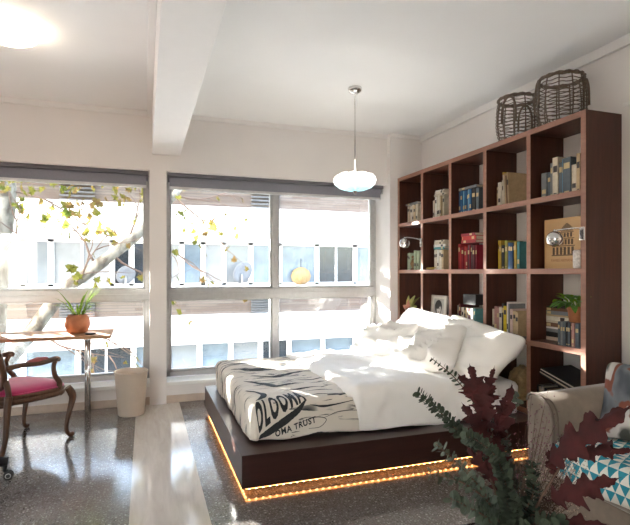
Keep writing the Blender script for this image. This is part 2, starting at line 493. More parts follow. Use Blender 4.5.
tr = MB().box((LX, WY-.025, CEIL-.055), (.066, WY, CEIL), .004).box((.335, WY-.025, CEIL-.045), (2.66, WY, CEIL), .004)
tr.box((2.66, 5.055, CEIL-.045), (RX, 5.08, CEIL), .004).box((RX-.03, BY, CEIL-.07), (RX, 5.08, CEIL), .004)
tr.box((.02, BY, CEIL-.05), (.066, WY, CEIL), .004).box((.335, BY, CEIL-.03), (.36, WY, CEIL), .004)
struct('trim_3', tr, 'trim', 'slim white cornice where the walls meet the ceiling', 'cornice')
struct('trim_4', MB().box((RX-.012, BY, 2.44), (RX, 2.49, 2.465), .002), 'trim', 'slim white rail on the side wall beside the bookcase top', 'picture rail')

def window(name, x0, x1, xm, label):
    root = thing(name, label, 'window', ((x0+x1)/2, GY, .19), kind='structure')
    lo = rel(root)
    f = MB(); w = .045; y0, y1 = GY-.05, GY+.05; zb, zt, tz = .21, 2.33, 1.085
    f.box((x0, y0, zb), (x0+w, y1, zt), .004).box((x1-w, y0, zb), (x1, y1, zt), .004)
    f.box((x0, y0, zb), (x1, y1, zb+.055), .004).box((x0, y0, zt-.06), (x1, y1, zt), .004)
    f.box((x0, y0-.005, tz-.055), (x1, y1, tz+.055), .004)
    f.box((x0+.03, y0-.014, tz-.008), (x1-.03, y0, tz+.008), .002)
    f.box((xm-.035, y0, zb), (xm+.035, y1, zt), .004)
    # slim inner sash beads
    for a, b in ((x0+w, xm-.035), (xm+.035, x1-w)):
        for c, d in ((zb+.055, tz-.055), (tz+.055, zt-.06)):
            for k in (a, b-.018): f.box((k, y0+.02, c), (k+.018, y1-.02, d))
            for k in (c, d-.018): f.box((a, y0+.02, k), (b, y1-.02, k+.018))
    f.build('window_frame', 'alu', root, lo)
    for a, b in ((x0+w, xm-.035), (xm+.035, x1-w)):
        for c, d in ((zb+.055, tz-.055), (tz+.055, zt-.06)):
            MB().box((a-.005, GY-.003, c-.005), (b+.005, GY+.003, d+.005)).build('pane', 'glass', root, lo)
    MB().box((x0-.01, 5.185, .175), (x1+.01, y0, .21), .004).build('sill', 'white_trim', root, lo)
    # catches on the mullion
    MB().box((xm-.012, y0-.02, 1.45), (xm+.012, y0, 1.53), .004).build('catch', 'alu', root, lo)
window('window_1', -2.98, .045, -1.47, 'wide grey metal window on the left, behind the desk')
window('window_2', .205, 2.66, 1.40, 'wide grey metal window on the right, behind the bed')

def blind(x0, x1, label):
    root = thing('roller_blind', label, 'blind', ((x0+x1)/2, 5.29, 2.23), group=None)
    lo = rel(root)
    MB().cyl((x0, 5.30, 2.285), (x1, 5.30, 2.285), .042, n=20).build('blind_roll', 'blind', root, lo)
    MB().box((x0, 5.215, 2.295), (x1, 5.25, 2.333), .003).build('head_rail', plain('dark_grey_rail', (.13, .13, .15), .5), root, lo)
    MB().box((x0+.02, 5.255, 2.185), (x1-.02, 5.2575, 2.29)).build('blind_cloth', 'blind', root, lo)
    MB().box((x0+.015, 5.247, 2.165), (x1-.015, 5.266, 2.195), .004).build('bottom_bar', 'blind_rail', root, lo)
    for x in (x0-.006, x1+.0): MB().box((x, 5.24, 2.24), (x+.006, 5.35, 2.33), .001).build('bracket', 'alu', root, lo)
blind(-2.96, .03, 'rolled-up grey roller blind over the window behind the desk')
blind(.22, 2.645, 'rolled-up grey roller blind over the window behind the bed')

# ------------------------------------------------------------------ outside
struct('ground', MB().box((-40, 5.7, -5.2), (40, 60, -5)), plain('asphalt', (.30, .29, .28), .9, var=.1), 'grey street below the windows', 'street')

FY = 14.5
bld = thing('apartment_building', 'white rendered building across the street with bands of windows', 'building', (1, FY, -5))
lo = rel(bld)
X0, X1 = -15, 19
MB().box((X0, FY+.5, -5), (X1, FY+6, 3.78)).build('wall', 'facade', bld, lo)
for z0, z1 in ((2.19, 3.18), (-.70, .10)):
    MB().box((X0, FY-.35, z0), (X1, FY+.5, z1), .01).build('balcony_band', 'facade', bld, lo)
for z0, z1 in ((.56, .93), (-2.6, -1.75)):
    MB().box((X0, FY+.05, z0), (X1, FY+.5, z1), .01).build('sill_band', 'facade', bld, lo)
for z0, z1 in ((3.18, 3.80), (.10, .56)):
    MB().box((X0, FY-.02, z0), (X1, FY+.5, z1)).build('timber_band', 'brick', bld, lo)
for z0, z1 in ((3.18, 3.80), (.10, .56)):
    for x in (-7.2, -1.7, 3.4, 9):
        b = MB()
        for k in range(6): b.obox((x, FY-.05, z0+.06+k*(z1-z0-.1)/5), (.85, .07, .035), Euler((.5, 0, 0)).to_matrix())
        b.build('louvre_vent', plain('vent_slats', (.09, .09, .09), .6), bld, lo)
pc = {'pale': plain('pale_window_glass', (.155, .172, .19), .12, var=.12, scale=1.2), 'net': plain('net_curtained_glass', (.21, .218, .228), .3, var=.15, scale=2.2),
      'dark': plain('dark_window_glass', (.02, .026, .034), .08, var=.3, scale=2), 'blue': plain('blue_window_glass', (.12, .155, .19), .1, var=.4, scale=1.4)}
def storey(z0, z1, edges, kinds):
    for i in range(len(edges)-1):
        a, b = edges[i], edges[i+1]; f = MB(); w = .07
        f.box((a, FY+.12, z0), (a+w, FY+.24, z1)).box((b-w, FY+.12, z0), (b, FY+.24, z1)).box((a, FY+.12, z0), (b, FY+.24, z0+w)).box((a, FY+.12, z1-w), (b, FY+.24, z1))
        if b-a > 1.3: f.box(((a+b)/2-.03, FY+.13, z0), ((a+b)/2+.03, FY+.23, z1))
        o = f.build('window', 'fwin', bld, lo)
        MB().box((a+w, FY+.17, z0+w), (b-w, FY+.19, z1-w)).build('pane', pc[kinds[i]], o)
storey(.93, 2.19, [-8.6, -7.2, -5.8, -4.4, -3.0, -2.35, -.85, -.35, .3, 1.0, 1.6, 2.2, 3.0, 3.9, 5.1, 6.4, 7.8, 9.2, 10.6],
       ['pale', 'blue', 'dark', 'pale', 'pale', 'net', 'dark', 'dark', 'net', 'blue', 'net', 'pale', 'blue', 'blue', 'dark', 'blue', 'pale', 'dark', 'net'][:18])
storey(-1.75, -.70, [-8.6, -7.2, -5.8, -4.4, -3.0, -1.7, -.3, .6, 1.5, 2.4, 3.3, 4.2, 5.3, 6.4, 7.8, 9.2, 10.6],
       ['blue', 'blue', 'dark', 'blue', 'blue', 'dark', 'blue', 'pale', 'blue', 'pale', 'dark', 'blue', 'blue', 'net', 'dark', 'blue'])
for x, r in ((-.50, .27), (2.7, .34)):
    root = thing('satellite_dish', 'grey satellite dish on the ledge opposite, seen through the '+('left window beside the tree limb' if x < 1 else 'right window'), 'satellite dish', (x, FY-.1, .93), group='satellite dishes across the street')
    MB().lathe([(.0, -.10), (r*.5, -.07), (r, .02), (r*1.0, .035), (r*.5, -.05), (0, -.08)], (0, 0, r+.05), 28, axis=Euler((PI/2+.35, 0, .5))).build('dish', plain('dish_grey', (.2, .2, .21), .5), root)
    MB().cyl((0, .05, 0), (0, .06, r), .025).build('mast', 'alu', root)
root = thing('round_lantern', 'round tan paper lantern on the ledge of the building opposite', 'lantern', (4.52, FY-.05, .93))
MB().lathe([(0, 0), (.12, .01), (.27, .12), (.31, .27), (.25, .43), (.1, .53), (0, .54)], (0, 0, 0), 24).build('shade', plain('tan_paper', (.24, .155, .065), .8, var=.2, scale=9), root)
MB().cyl((0, 0, .53), (0, 0, .80), .012).build('hanger', 'black', root)

# the plane tree between the buildings
tree = thing('plane_tree', 'pale-barked plane tree with yellowing leaves outside the left window', 'tree', (-2.4, 9.0, -5))
lo = rel(tree)
MB().tube(curve_pts([(-2.5, 9, -5), (-2.42, 9, -2), (-2.3, 9, 0), (-2.2, 9, 1.6), (-2.12, 9, 2.6), (-2.2, 9.1, 3.6), (-2.1, 9.2, 5)], 24),
          lerp_list([.30, .26, .2, .18, .19, .15, .06], 24), 14).build('trunk', 'bark', tree, lo)
limb = MB()
limb.tube(curve_pts([(-2.42, 9, -.55), (-2.2, 8.95, -.25), (-1.72, 8.9, .35), (-1.25, 8.9, 1.0), (-.75, 8.9, 1.42), (-.1, 9, 1.98), (.5, 9.2, 2.7), (1.2, 9.6, 3.7)], 30),
          lerp_list([.12, .13, .125, .105, .10, .085, .06, .03], 30), 12)
limb.build('limb', 'bark', tree, lo)
tw = MB(); rnd = random.Random(3); tips = []
def twig(p, d, L, r, depth):
    pts = [Vector(p)]; d = Vector(d).normalized()
    for k in range(6):
        d = (d + Vector((rnd.uniform(-.3, .3), rnd.uniform(-.25, .25), rnd.uniform(-.28, .26)))).normalized()
        pts.append(pts[-1] + d*L/6)
    tw.tube(pts, [r*(1-.8*k/6) for k in range(7)], 5)
    tips.append(pts[-1]); tips.append(pts[4])
    if depth:
        for k in (2, 3, 4, 5):
            twig(pts[k], d + Vector((rnd.uniform(-.9, .9), rnd.uniform(-.5, .5), rnd.uniform(-.7, .5))), L*.6, r*.5, depth-1)
for p, d, L in (((-2.2, 9, 2.6), (1, -.1, .05), 2.0), ((-.3, 9, 1.8), (.4, 0, .9), 1.3), ((-.75, 8.9, 1.42), (-.6, -.2, .5), 1.3), ((-1.25, 8.9, 1.0), (.8, -.1, .25), 1.4),
                ((-1.7, 8.9, .35), (.9, .2, .12), 1.7), ((-1.7, 8.9, .35), (.8, -.3, -.1), 1.5), ((-.1, 9, 1.98), (.9, 0, -.2), 1.5), ((.5, 9.2, 2.7), (.5, -.3, -.35), 1.3), ((.5, 9.2, 2.7), (1, .2, 0), 1.5),
                ((-2.3, 9, 1.5), (.8, -.2, .5), 1.4), ((-.5, 8.9, 1.6), (.7, .1, -.5), 1.2)):
    twig(p, d, L, .022, 1)
tw.build('twigs', 'stem', tree, lo)
LEAF = [(0, -.55), (.22, -.35), (.55, -.42), (.42, -.14), (.62, .18), (.3, .14), (.22, .4), (0, .7), (-.22, .4), (-.3, .14), (-.62, .18), (-.42, -.14), (-.55, -.42), (-.22, -.35)]
def plane_leaf(mb, c, s, rg):
    R = Euler((rg.uniform(-.9, .9)+PI/2, rg.uniform(-.8, .8), rg.uniform(0, 2*PI))).to_matrix()
    cv = mb.bm.verts.new(Vector(c)); vs = [mb.bm.verts.new(Vector(c)+R @ Vector((a*s, b*s, .12*s*math.sin(a*5+b*3)))) for a, b in LEAF]
    for i in range(len(vs)): mb.bm.faces.new((cv, vs[i], vs[(i+1) % len(vs)]))
lf = MB()
for t_ in tips:
    if rnd.random() < .85:
        plane_leaf(lf, t_ + Vector((rnd.uniform(-.06, .06), rnd.uniform(-.1, .1), -.08)), rnd.uniform(.07, .13), rnd)
# hanging sprays seen through the upper panes
for c, n, sp in (((-1.65, 8.6, 2.62), 9, .22), ((-1.15, 8.6, 2.3), 8, .25), ((-.75, 8.6, 2.1), 8, .25), ((-.45, 8.7, 2.55), 8, .25), ((-1.9, 8.6, 2.15), 4, .2), ((.55, 8.6, 2.35), 4, .2),
                  ((.95, 8.6, 2.05), 5, .22), ((.75, 8.6, 1.85), 2, .12), ((.4, 8.6, 1.6), 2, .15), ((-.2, 8.7, 2.7), 8, .3), ((-1.0, 8.6, 2.75), 8, .3), ((-.9, 8.5, 1.2), 5, .3)):
    for k in range(int(n*1.7)):
        plane_leaf(lf, Vector(c)+Vector((rnd.gauss(0, sp), rnd.gauss(0, .15), rnd.gauss(0, sp*.5))), rnd.uniform(.09, .15), rnd)
lf.build('hanging_leaves', 'plane_leaf', tree, lo)
cr = MB()  # crown out of view, placed and thickened to shade the upper panes
for k in range(SHADING_CROWN_N):
    cr_c = Vector((rnd.uniform(-6.5, 2.6), rnd.uniform(9.8, 12.6), 0)); cr_c.z = rnd.uniform(3.25, 4.9) + .12*(cr_c.y-11)
    plane_leaf(cr, cr_c, rnd.uniform(.16, .26), rnd)
for k in range(170):  # unseen leaves added to the side to shade the left floor
    cr_c = Vector((rnd.uniform(-7, -2.85), rnd.uniform(10, 11.5), rnd.uniform(1.2, 3.4)))
    plane_leaf(cr, cr_c, rnd.uniform(.17, .27), rnd)
cr.build('shading_crown', 'plane_leaf', tree, lo)
for p in (((-2.2, 9.1, 3.0), (-4, 10.5, 3.9), (-6, 11, 4.3)), ((-2.2, 9.1, 3.2), (-1, 10.8, 3.9), (1, 11.4, 4.2)), ((-2.15, 9.15, 3.9), (-2, 10.5, 4.3), (-2.4, 12, 4.7)), ((1.2, 9.6, 3.7), (1.9, 10.6, 4.1), (2.5, 11.5, 4.4))):
    MB().tube(curve_pts(p, 12), lerp_list([.07, .05, .02], 12), 8).build('bough', 'bark', tree, lo)
LED_E = 2.6; CEIL_E = 5; PEND_E = 1.6
# ------------------------------------------------------------------ platform bed
bed = thing('platform_bed', 'low dark wood platform bed with an amber light strip along its underside', 'bed', (1.64, 3.8, 0))
lo = rel(bed)
BX0, BX1, BY0, BY1 = .535, 2.735, 2.865, 4.74
MB().box((BX0, BY0, .052), (BX1, BY1, .245), .003).build('platform', 'bedwood', bed, lo)
MB().box((BX0+.16, BY0+.16, 0), (BX1-.02, BY1-.1, .052)).build('plinth', 'bedwood', bed, lo)
m_led = plain('amber_led_tape', (.9, .4, .12), .5, emit=(1, .34, .08), es=LED_E)
MB().box((BX0+.03, BY0+.03, .034), (BX1-.05, BY0+.042, .038)).box((BX0+.03, BY0+.042, .034), (BX0+.042, BY1-.05, .038)).build('light_strip', m_led, bed, lo)
MB().box((BX0+.028, BY0+.028, .038), (BX1-.05, BY0+.044, .052)).box((BX0+.028, BY0+.044, .038), (BX0+.044, BY1-.05, .052)).build('strip_channel', 'alu', bed, lo)
m_dio = plain('amber_diode', (1, .6, .3), .5, emit=(1, .50, .18), es=LED_E*3)
d0 = MB().box((-.006, -.004, -.004), (.006, .004, 0), .001).build('diode', m_dio, bed)
k = 0
for i in range(51):
    o = d0 if k == 0 else d0.copy()
    if k: C.objects.link(o); o.parent = bed
    o.location = (BX0+.05+i*.0425-1.64, BY0+.036-3.8, .034); k += 1
for i in range(42):
    o = d0.copy(); C.objects.link(o); o.parent = bed
    o.location = (BX0+.036-1.64, BY0+.08+i*.0425-3.8, .034)

mt = thing('mattress', 'thick white mattress on the dark platform bed, under the covers', 'mattress', (1.66, 3.83, .245))
lo = rel(mt)
MB().box((.685, 3.10, .247), (2.68, 4.60, .455), .05, 4).build('mattress_body', 'sheet', mt, lo, smooth=True)
MB().tube([(.70, 3.11, .40), (2.66, 3.11, .40)], .006).build('piping', 'linen', mt, lo)

# printed blanket over the foot, its lettering printed on the cloth
fB = cloth_fn(.625, 1.50, 3.035, 4.66, .495, .055, wr=.006, seed=2.0, puff=.012)
bl = cloth('blanket', 'print', fB, (.235, .0, .235, .225), res=.02, thick=.006, hem=.02, seed=1)
tag(bl, 'cream blanket printed with black brush strokes and lettering across the foot of the bed', 'blanket')
q0 = -fB.arc(.235)
def on_blanket(ox, oy, e1, e2, off=.0035):
    def f(x, y):
        return fB(ox + x*e1[0] + y*e2[0], q0 + oy + x*e1[1] + y*e2[1], off)
    return f
tb = text_bm('OLOOMA', 1.0, .12, .045)
xs = [v.co.x for v in tb.verts]; wid = max(xs); 
fn = on_blanket(-.030, .045, (.345, .195), (-.02, .245))
map_bm(tb, lambda x, y: fn(x/wid + .0*y, y*1.0 + .10*math.sin(PI*x/wid))).build('lettering', 'ink', bl)
tb = text_bm('OMA TRUST', 1.0, .15, .03); wid2 = max(v.co.x for v in tb.verts)
fn2 = on_blanket(.10, .018, (.27, .07), (-.008, .055))
map_bm(tb, lambda x, y: fn2(x/wid2, y)).build('lettering', 'ink', bl)
def band(name, c, wds, n=40, k=5):
    """a printed band along flat-cloth points (p, height above the front hem)"""
    P = curve_pts([(a, b, 0) for a, b in c], n); Wd = lerp_list(wds, n); m = MB(); prev = None
    for i, p in enumerate(P):
        tng = (P[min(i+1, n)]-P[max(i-1, 0)]).normalized(); nr = Vector((-tng.y, tng.x, 0))
        jit = .15*noise.noise(Vector((i*.6, c[0][0]*9, 0)))
        row = [m.bm.verts.new(fB((p+nr*Wd[i]*(2*j/k-1+jit)).x, q0+(p+nr*Wd[i]*(2*j/k-1+jit)).y, .0032)) for j in range(k+1)]
        if prev:
            for j in range(k): m.bm.faces.new((prev[j], prev[j+1], row[j+1], row[j]))
        prev = row
    return m.build(name, 'ink', bl)
band('printed_stroke', [(-.03, .012), (.05, .05), (.15, .105), (.24, .165), (.31, .235)], [.004, .021, .025, .02, .004])
for c, w in (([(.30, .27), (.42, .30), (.55, .285), (.75, .30)], [.002, .006, .003, .001]), ([(.33, .20), (.42, .185), (.52, .19), (.68, .21)], [.001, .007, .004, .001]),
             ([(.26, .09), (.36, .12), (.44, .10), (.40, .055), (.32, .05)], [.001, .003, .002, .002, .001]), ([(.42, .11), (.55, .14), (.74, .13)], [.001, .003, .001]),
             ([(-.02, .55), (.06, .42), (.05, .34), (-.01, .27)], [.004, .022, .02, .005]), ([(.02, .85), (.16, .66), (.22, .60), (.42, .62)], [.004, .03, .02, .003]),
             ([(.1, .98), (.3, .92), (.5, 1.02), (.7, 1.0)], [.003, .028, .02, .003]), ([(.25, .50), (.4, .46), (.6, .50)], [.002, .013, .003]),
             ([(.0, 1.3), (.2, 1.2), (.45, 1.26), (.62, 1.22)], [.004, .05, .035, .004]), ([(.45, 1.45), (.6, 1.3), (.66, 1.1)], [.01, .05, .01]), ([(.3, .76), (.48, .72), (.7, .8)], [.002, .012, .003])):
    band('printed_stroke', c, w)

# white duvet
fD = cloth_fn(1.285, 2.50, 3.005, 4.68, .535, .075, wr=.015, seed=5.0, puff=.03, fr=4.2)
dv = cloth('duvet', 'linen', fD, (.040, .06, .275, .26), res=.022, thick=.012, hem=.03, seed=3)
tag(dv, 'white duvet spread over the middle of the bed, edge lying on the printed blanket', 'duvet')
fS = cloth_fn(2.30, 2.715, 3.06, 4.64, .485, .05, wr=.006, seed=8.0)
sh = cloth('sheet', 'sheet', fS, (.01, .04, .235, .22), res=.03, thick=.005, hem=.012, seed=6)
tag(sh, 'white fitted sheet hanging down at the head end of the bed', 'sheet')

PG = 'white pillows at the head of the bed'
def pil(*a, label='', **k):
    return tag(pillow('pillow', 'linen', *a, **k), label, 'pillow', PG)
pil((2.45, 4.17, .735), (0, -1, -.02), (.36, 0, .56), .42, .275, .10, 1.3, label='white pillow leaning on the bookcase nearest the window, behind the others', roll=-.03)
pil((2.44, 3.33, .70), (.05, -1, -.13), (.42, 0, .52), .43, .28, .115, 4.2, label='large white pillow leaning on the bookcase, its free corner hanging beside the yellow book', wr=.03)
pil((2.13, 4.24, .665), (.15, -1, .0), (.50, .05, .45), .36, .23, .10, 7.7, label='white pillow lying in front of the window-side pillow, nearest the window', roll=.25, wr=.03)
pil((2.14, 3.50, .665), (.1, -1, 0), (.46, .1, .48), .36, .235, .10, 9.1, label='small rumpled white pillow with its corner up, in front of the large one', roll=.42, wr=.032)

# ------------------------------------------------------------------ sofa
sofa = thing('sofa', 'taupe velvet sofa with a rounded arm, at the right', 'sofa', (2.5, 1.3, 0))
lo = rel(sofa)
SX0, SX1, SY1, SY0 = 2.0, 3.02, 2.20, -.05
def arm_prof(out, inn):
    s = 1 if inn > out else -1
    pr = [(out, .05), (out, .615)]
    for k in range(1, 7): a = PI/2*k/6; pr.append((out+s*.045*(1-math.cos(a)), .615+.045*math.sin(a)))
    for k in range(0, 9): a = PI/2*k/8; pr.append((inn-s*.12*(1-math.sin(a)), .54+.12*math.cos(a)))
    pr.append((inn, .05)); return pr
for out, inn in ((SY1, SY1-.185), (SY0, SY0+.185)):
    pr = arm_prof(out, inn)
    a = MB().prism(pr, SX0, SX1, lambda y, z, h: (h, y, z+.03*max(0, (h-SX0)) if z > .3 else z), True)
    es = [e for e in a.bm.edges if all(abs(v.co.x-SX0) < 1e-4 for v in e.verts)]
    bmesh.ops.bevel(a.bm, geom=es, offset=.012, segments=2, affect='EDGES')
    arm = a.build('arm', 'sofa', sofa, lo, smooth=False)
    pts = [(SX0-.002, y, z) for y, z in pr[1:]]
    MB().tube(pts, .007, 8).build('piping', 'piping', arm)
    st = MB(); ins = [(SX0+.03, y, z) for y, z in pr[5:]]
    st.tube(ins, .0035, 6).build('piping', 'piping', arm)
MB().box((SX0+.03, SY0+.185, .05), (SX1, SY1-.185, .25), .01).build('base', 'sofa', sofa, lo)
for a, b in ((SY0+.19, 1.07), (1.08, SY1-.19)):
    MB().box((SX0-.01, a, .252), (2.70, b, .435), .045, 4).build('seat_cushion', 'sofa', sofa, lo, smooth=True)
MB().box((2.72, SY0+.19, .25), (SX1, SY1-.19, .80), .06, 4).build('back', 'sofa', sofa, lo, smooth=True)
for x in (SX0+.08, SX1-.08):
    for y in (SY0+.08, SY1-.08): MB().cyl((x, y, 0), (x, y, .052), .022, .028).build('leg', 'bedwood', sofa, lo)
fT = cloth_fn(SX0-.045, 2.62, 1.05, SY1-.192, .452, .045, wr=.007, seed=3.3, puff=.006, fr=7)
th = cloth('throw', 'tri', fT, (.15, .004, .02, .004), res=.022, thick=.006, hem=.03, seed=2)
tag(th, 'teal and white triangle-patterned throw over the sofa seat', 'throw')
cu = pillow('cushion', 'photo_cloth', (2.40, 1.80, .645), (.33, -.94, 0), (.22, .08, .95), .235, .21, .075, 3.9, wr=.008, roll=.0)
tag(cu, 'photo-printed cushion in grey, white and rust leaning in the sofa corner', 'cushion')

# ------------------------------------------------------------------ desk, pot, coaster, bin
desk = thing('desk', 'narrow oak-topped desk with slim chrome legs under the left window', 'desk', (-1.1, 5.0, 0))
lo = rel(desk)
MB().box((-1.95, 4.86, .715), (-.295, 5.42, .745), .004).build('tabletop', 'oak', desk, lo)
for x in (-.50, -1.75):
    for y in (4.905, 5.12): MB().cyl((x, y, 0), (x, y, .715), .0165, n=16).build('leg', 'chrome', desk, lo)
    MB().box((x-.02, 4.88, .705), (x+.02, 5.15, .715)).build('mounting_plate', 'chrome', desk, lo)
def pot_round(name, label, c, R, H, ml):
    root = thing(name, label, 'potted plant', c)
    pr = [(0, 0), (R*.62, 0), (R*.8, H*.1), (R*.98, H*.38), (R, H*.55), (R*.93, H*.78), (R*.70, H*.98), (R*.62, H), (R*.60, H*.98), (R*.72, H*.88), (R*.5, H*.86), (0, H*.87)]
    MB().lathe(pr, n=36).build('pot', 'terracotta', root)
    MB().lathe([(0, H*.9), (R*.68, H*.885), (R*.68, H*.86)], n=24).build('soil', 'soil', root)
    return root
root = pot_round('potted_spider_plant', 'round terracotta pot of arching green spider plant on the desk', (-.60, 5.13, .746), .112, .175, None)
rnd = random.Random(11)
def blade(mb, base, az, L, w, lift, n=9):
    d = Vector((math.cos(az), math.sin(az), 0)); s = Vector((-d.y, d.x, 0)); prev = None
    for k in range(n+1):
        t = k/n; p = Vector(base) + d*L*(t**1.1)*(1-.15*lift) + Vector((0, 0, L*lift*(t - .62*t*t/ max(.35, lift))))
        ww = w*(math.sin(PI*min(1, t*.9+.1))**.7)*(1-t*.3)
        row = [mb.bm.verts.new(p+s*ww), mb.bm.verts.new(p+Vector((0, 0, -ww*.4))), mb.bm.verts.new(p-s*ww)]
        if prev:
            for j in (0, 1):
                f = mb.bm.faces.new((prev[j], prev[j+1], row[j+1], row[j])); f.smooth = True
        prev = row
for k in range(26):
    b = MB(); az = rnd.uniform(0, 2*PI)
    blade(b, (.03*math.cos(az), .03*math.sin(az), .15), az, rnd.uniform(.15, .27), rnd.uniform(.006, .011), rnd.uniform(.7, 2.2))
    b.build('leaf', 'houseleaf', root)
tag(MB().lathe([(0, 0), (.045, 0), (.048, .006), (.045, .012), (0, .012)], (-.475, 4.985, .746), 28).build('coaster', 'black'), 'round black coaster on the desk beside the terracotta pot', 'coaster')

root = thing('waste_bin', 'tapered beige waste bin standing by the window pier', 'bin', (-.12, 4.90, 0))
MB().lathe([(0, .004), (.108, .004), (.112, .0), (.116, .006), (.146, .395), (.149, .40), (.146, .404), (.141, .40), (.112, .014), (0, .014)], n=40).build('body', 'bin', root)
MB().lathe([(.143, .385), (.1505, .388), (.152, .40), (.147, .407), (.141, .40), (.143, .385)], n=40).build('rim', 'bin', root)

# ------------------------------------------------------------------ carved armchair
fwd = Vector((.685, .73, 0)).normalized()
ch = thing('carved_armchair', 'carved wooden armchair with cane back and magenta seat at the desk', 'chair', (-.93, 4.38, 0), math.atan2(fwd.y, fwd.x))
def front_leg(s):
    y = s*.255
    pts = curve_pts([(.235, y, .40), (.262, y+s*.012, .35), (.268, y+s*.014, .30), (.245, y+s*.004, .20), (.225, y-s*.004, .10), (.232, y, .04), (.262, y+s*.012, .012)], 18)
    m = MB().tube(pts, lerp_list([.026, .031, .027, .02, .0155, .016, .02], 18), 10)
    m.sphere((.262, y+s*.012, .02), .022, 12, (1.1, 1, .9)); m.sphere((.268, y+s*.012, .345), .024, 12)
    return m
def back_leg(s):
    y = s*.205
    pts = curve_pts([(-.215, y, .42), (-.225, y, .33), (-.232, y, .22), (-.24, y, .12), (-.262, y, .02), (-.27, y, .0)], 14)
    return MB().tube(pts, lerp_list([.027, .024, .021, .018, .018, .02], 14), 10)
for s in (-1, 1):
    front_leg(s).build('leg', 'chairwood', ch); back_leg(s).build('leg', 'chairwood', ch)
rail = MB(); K = 40
def seat_outline(k, g=0):
    a = 2*PI*k/K; c, s_ = math.cos(a), math.sin(a)
    x = .245*math.copysign(abs(c)**.55, c); y = .262*math.copysign(abs(s_)**.55, s_)
    y *= 1+.12*x/.245 - .05
    return Vector((x*(1+g), y*(1+g), 0))
for z, g, r in ((.375, 0, .026), (.405, .0, .024), (.352, -.01, .012)):
    rail.tube([seat_outline(k, g)+Vector((0, 0, z-.02*math.cos(4*PI*k/K)*(z < .36))) for k in range(K)], r, 8, True)
rail.build('seat_rail', 'chairwood', ch)
sc_ = MB(); rings = []
for r, z in ((0, .47), (.35, .475), (.7, .468), (.92, .452), (1.0, .432), (1.02, .42), (.97, .412), (.6, .41), (0, .41)):
    rings.append([sc_.bm.verts.new(seat_outline(k)*r*1.02 + Vector((0, 0, z))) for k in range(K)])
for a, b in zip(rings, rings[1:]):
    for k in range(K):
        f = sc_.bm.faces.new((a[k], a[(k+1) % K], b[(k+1) % K], b[k])); f.smooth = True
bmesh.ops.remove_doubles(sc_.bm, verts=sc_.bm.verts, dist=1e-4)
sc_.build('seat_cushion', 'pink', ch)
MB().tube([seat_outline(k)*1.045+Vector((0, 0, .425)) for k in range(K)], .006, 6, True).build('piping', 'pink', ch)
def back_pt(a, R=1.0, dep=0):
    y = .225*math.copysign(abs(math.cos(a))**.7, math.cos(a))*R; z = .70 + .245*math.copysign(abs(math.sin(a))**.8, math.sin(a))*R
    return Vector((-.215-.30*(z-.45) - dep + .0*y, y, z))
MB().tube([back_pt(2*PI*k/48) for k in range(48)], [.021+.004*(math.sin(2*PI*k/48) > .9) for k in range(48)], 10, True).build('back_frame', 'chairwood', ch)
crest = MB()
for k in (-2, -1, 0, 1, 2): crest.sphere(back_pt(PI/2+k*.09)+Vector((0, 0, .012)), .018-.002*abs(k), 10)
crest.build('crest_carving', 'chairwood', ch)
for s in (-1, 1): MB().tube(curve_pts([(-.215, s*.205, .40), (-.218, s*.205, .46), (-.235, s*.20, .54)], 6), .021, 8).build('back_post', 'chairwood', ch)
cane = MB(); nn = 26
for dirn in range(4):
    for k in range(-nn, nn+1):
        c0 = k/nn*1.35; ang = dirn*PI/4; dx, dy = math.cos(ang), math.sin(ang)
        # clip a line against the unit outline
        L = []
        for t in range(-30, 31):
            x, y = -dy*c0+dx*t/22, dx*c0+dy*t/22
            if abs(x)**2.4+abs(y)**2.4 < 1: L.append((x, y))
        if len(L) > 2:
            (xa, ya), (xb, yb) = L[0], L[-1]
            f3 = lambda x, y: (-.215-.30*(.70+.245*y-.45)-.002*dirn*.4, .225*x, .70+.245*y)
            cane.tube([f3(xa, ya), f3(xb, yb)], .0017, 4)
cane.build('cane_panel', 'rope', ch)
for s in (-1, 1):
    a = MB()
    a.tube(curve_pts([(-.255, s*.215, .625), (-.16, s*.25, .64), (-.02, s*.275, .638), (.10, s*.275, .648), (.135, s*.272, .64), (.14, s*.27, .625)], 18), lerp_list([.02, .018, .021, .02, .022, .012], 18), 10)
    a.tube(curve_pts([(.115, s*.272, .64), (.09, s*.278, .59), (.105, s*.276, .52), (.15, s*.268, .46), (.15, s*.262, .41)], 14), lerp_list([.018, .017, .019, .021, .022], 14), 10)
    o = a.build('arm', 'chairwood', ch)
    MB().tube(curve_pts([(-.11, s*.262, .658), (-.04, s*.274, .664), (.04, s*.277, .664)], 8), lerp_list([.01, .02, .01], 8), 10).build('arm_pad', plain('worn_pink_pad', (.36, .10, .10), .8) if s < 0 else 'pink', o)

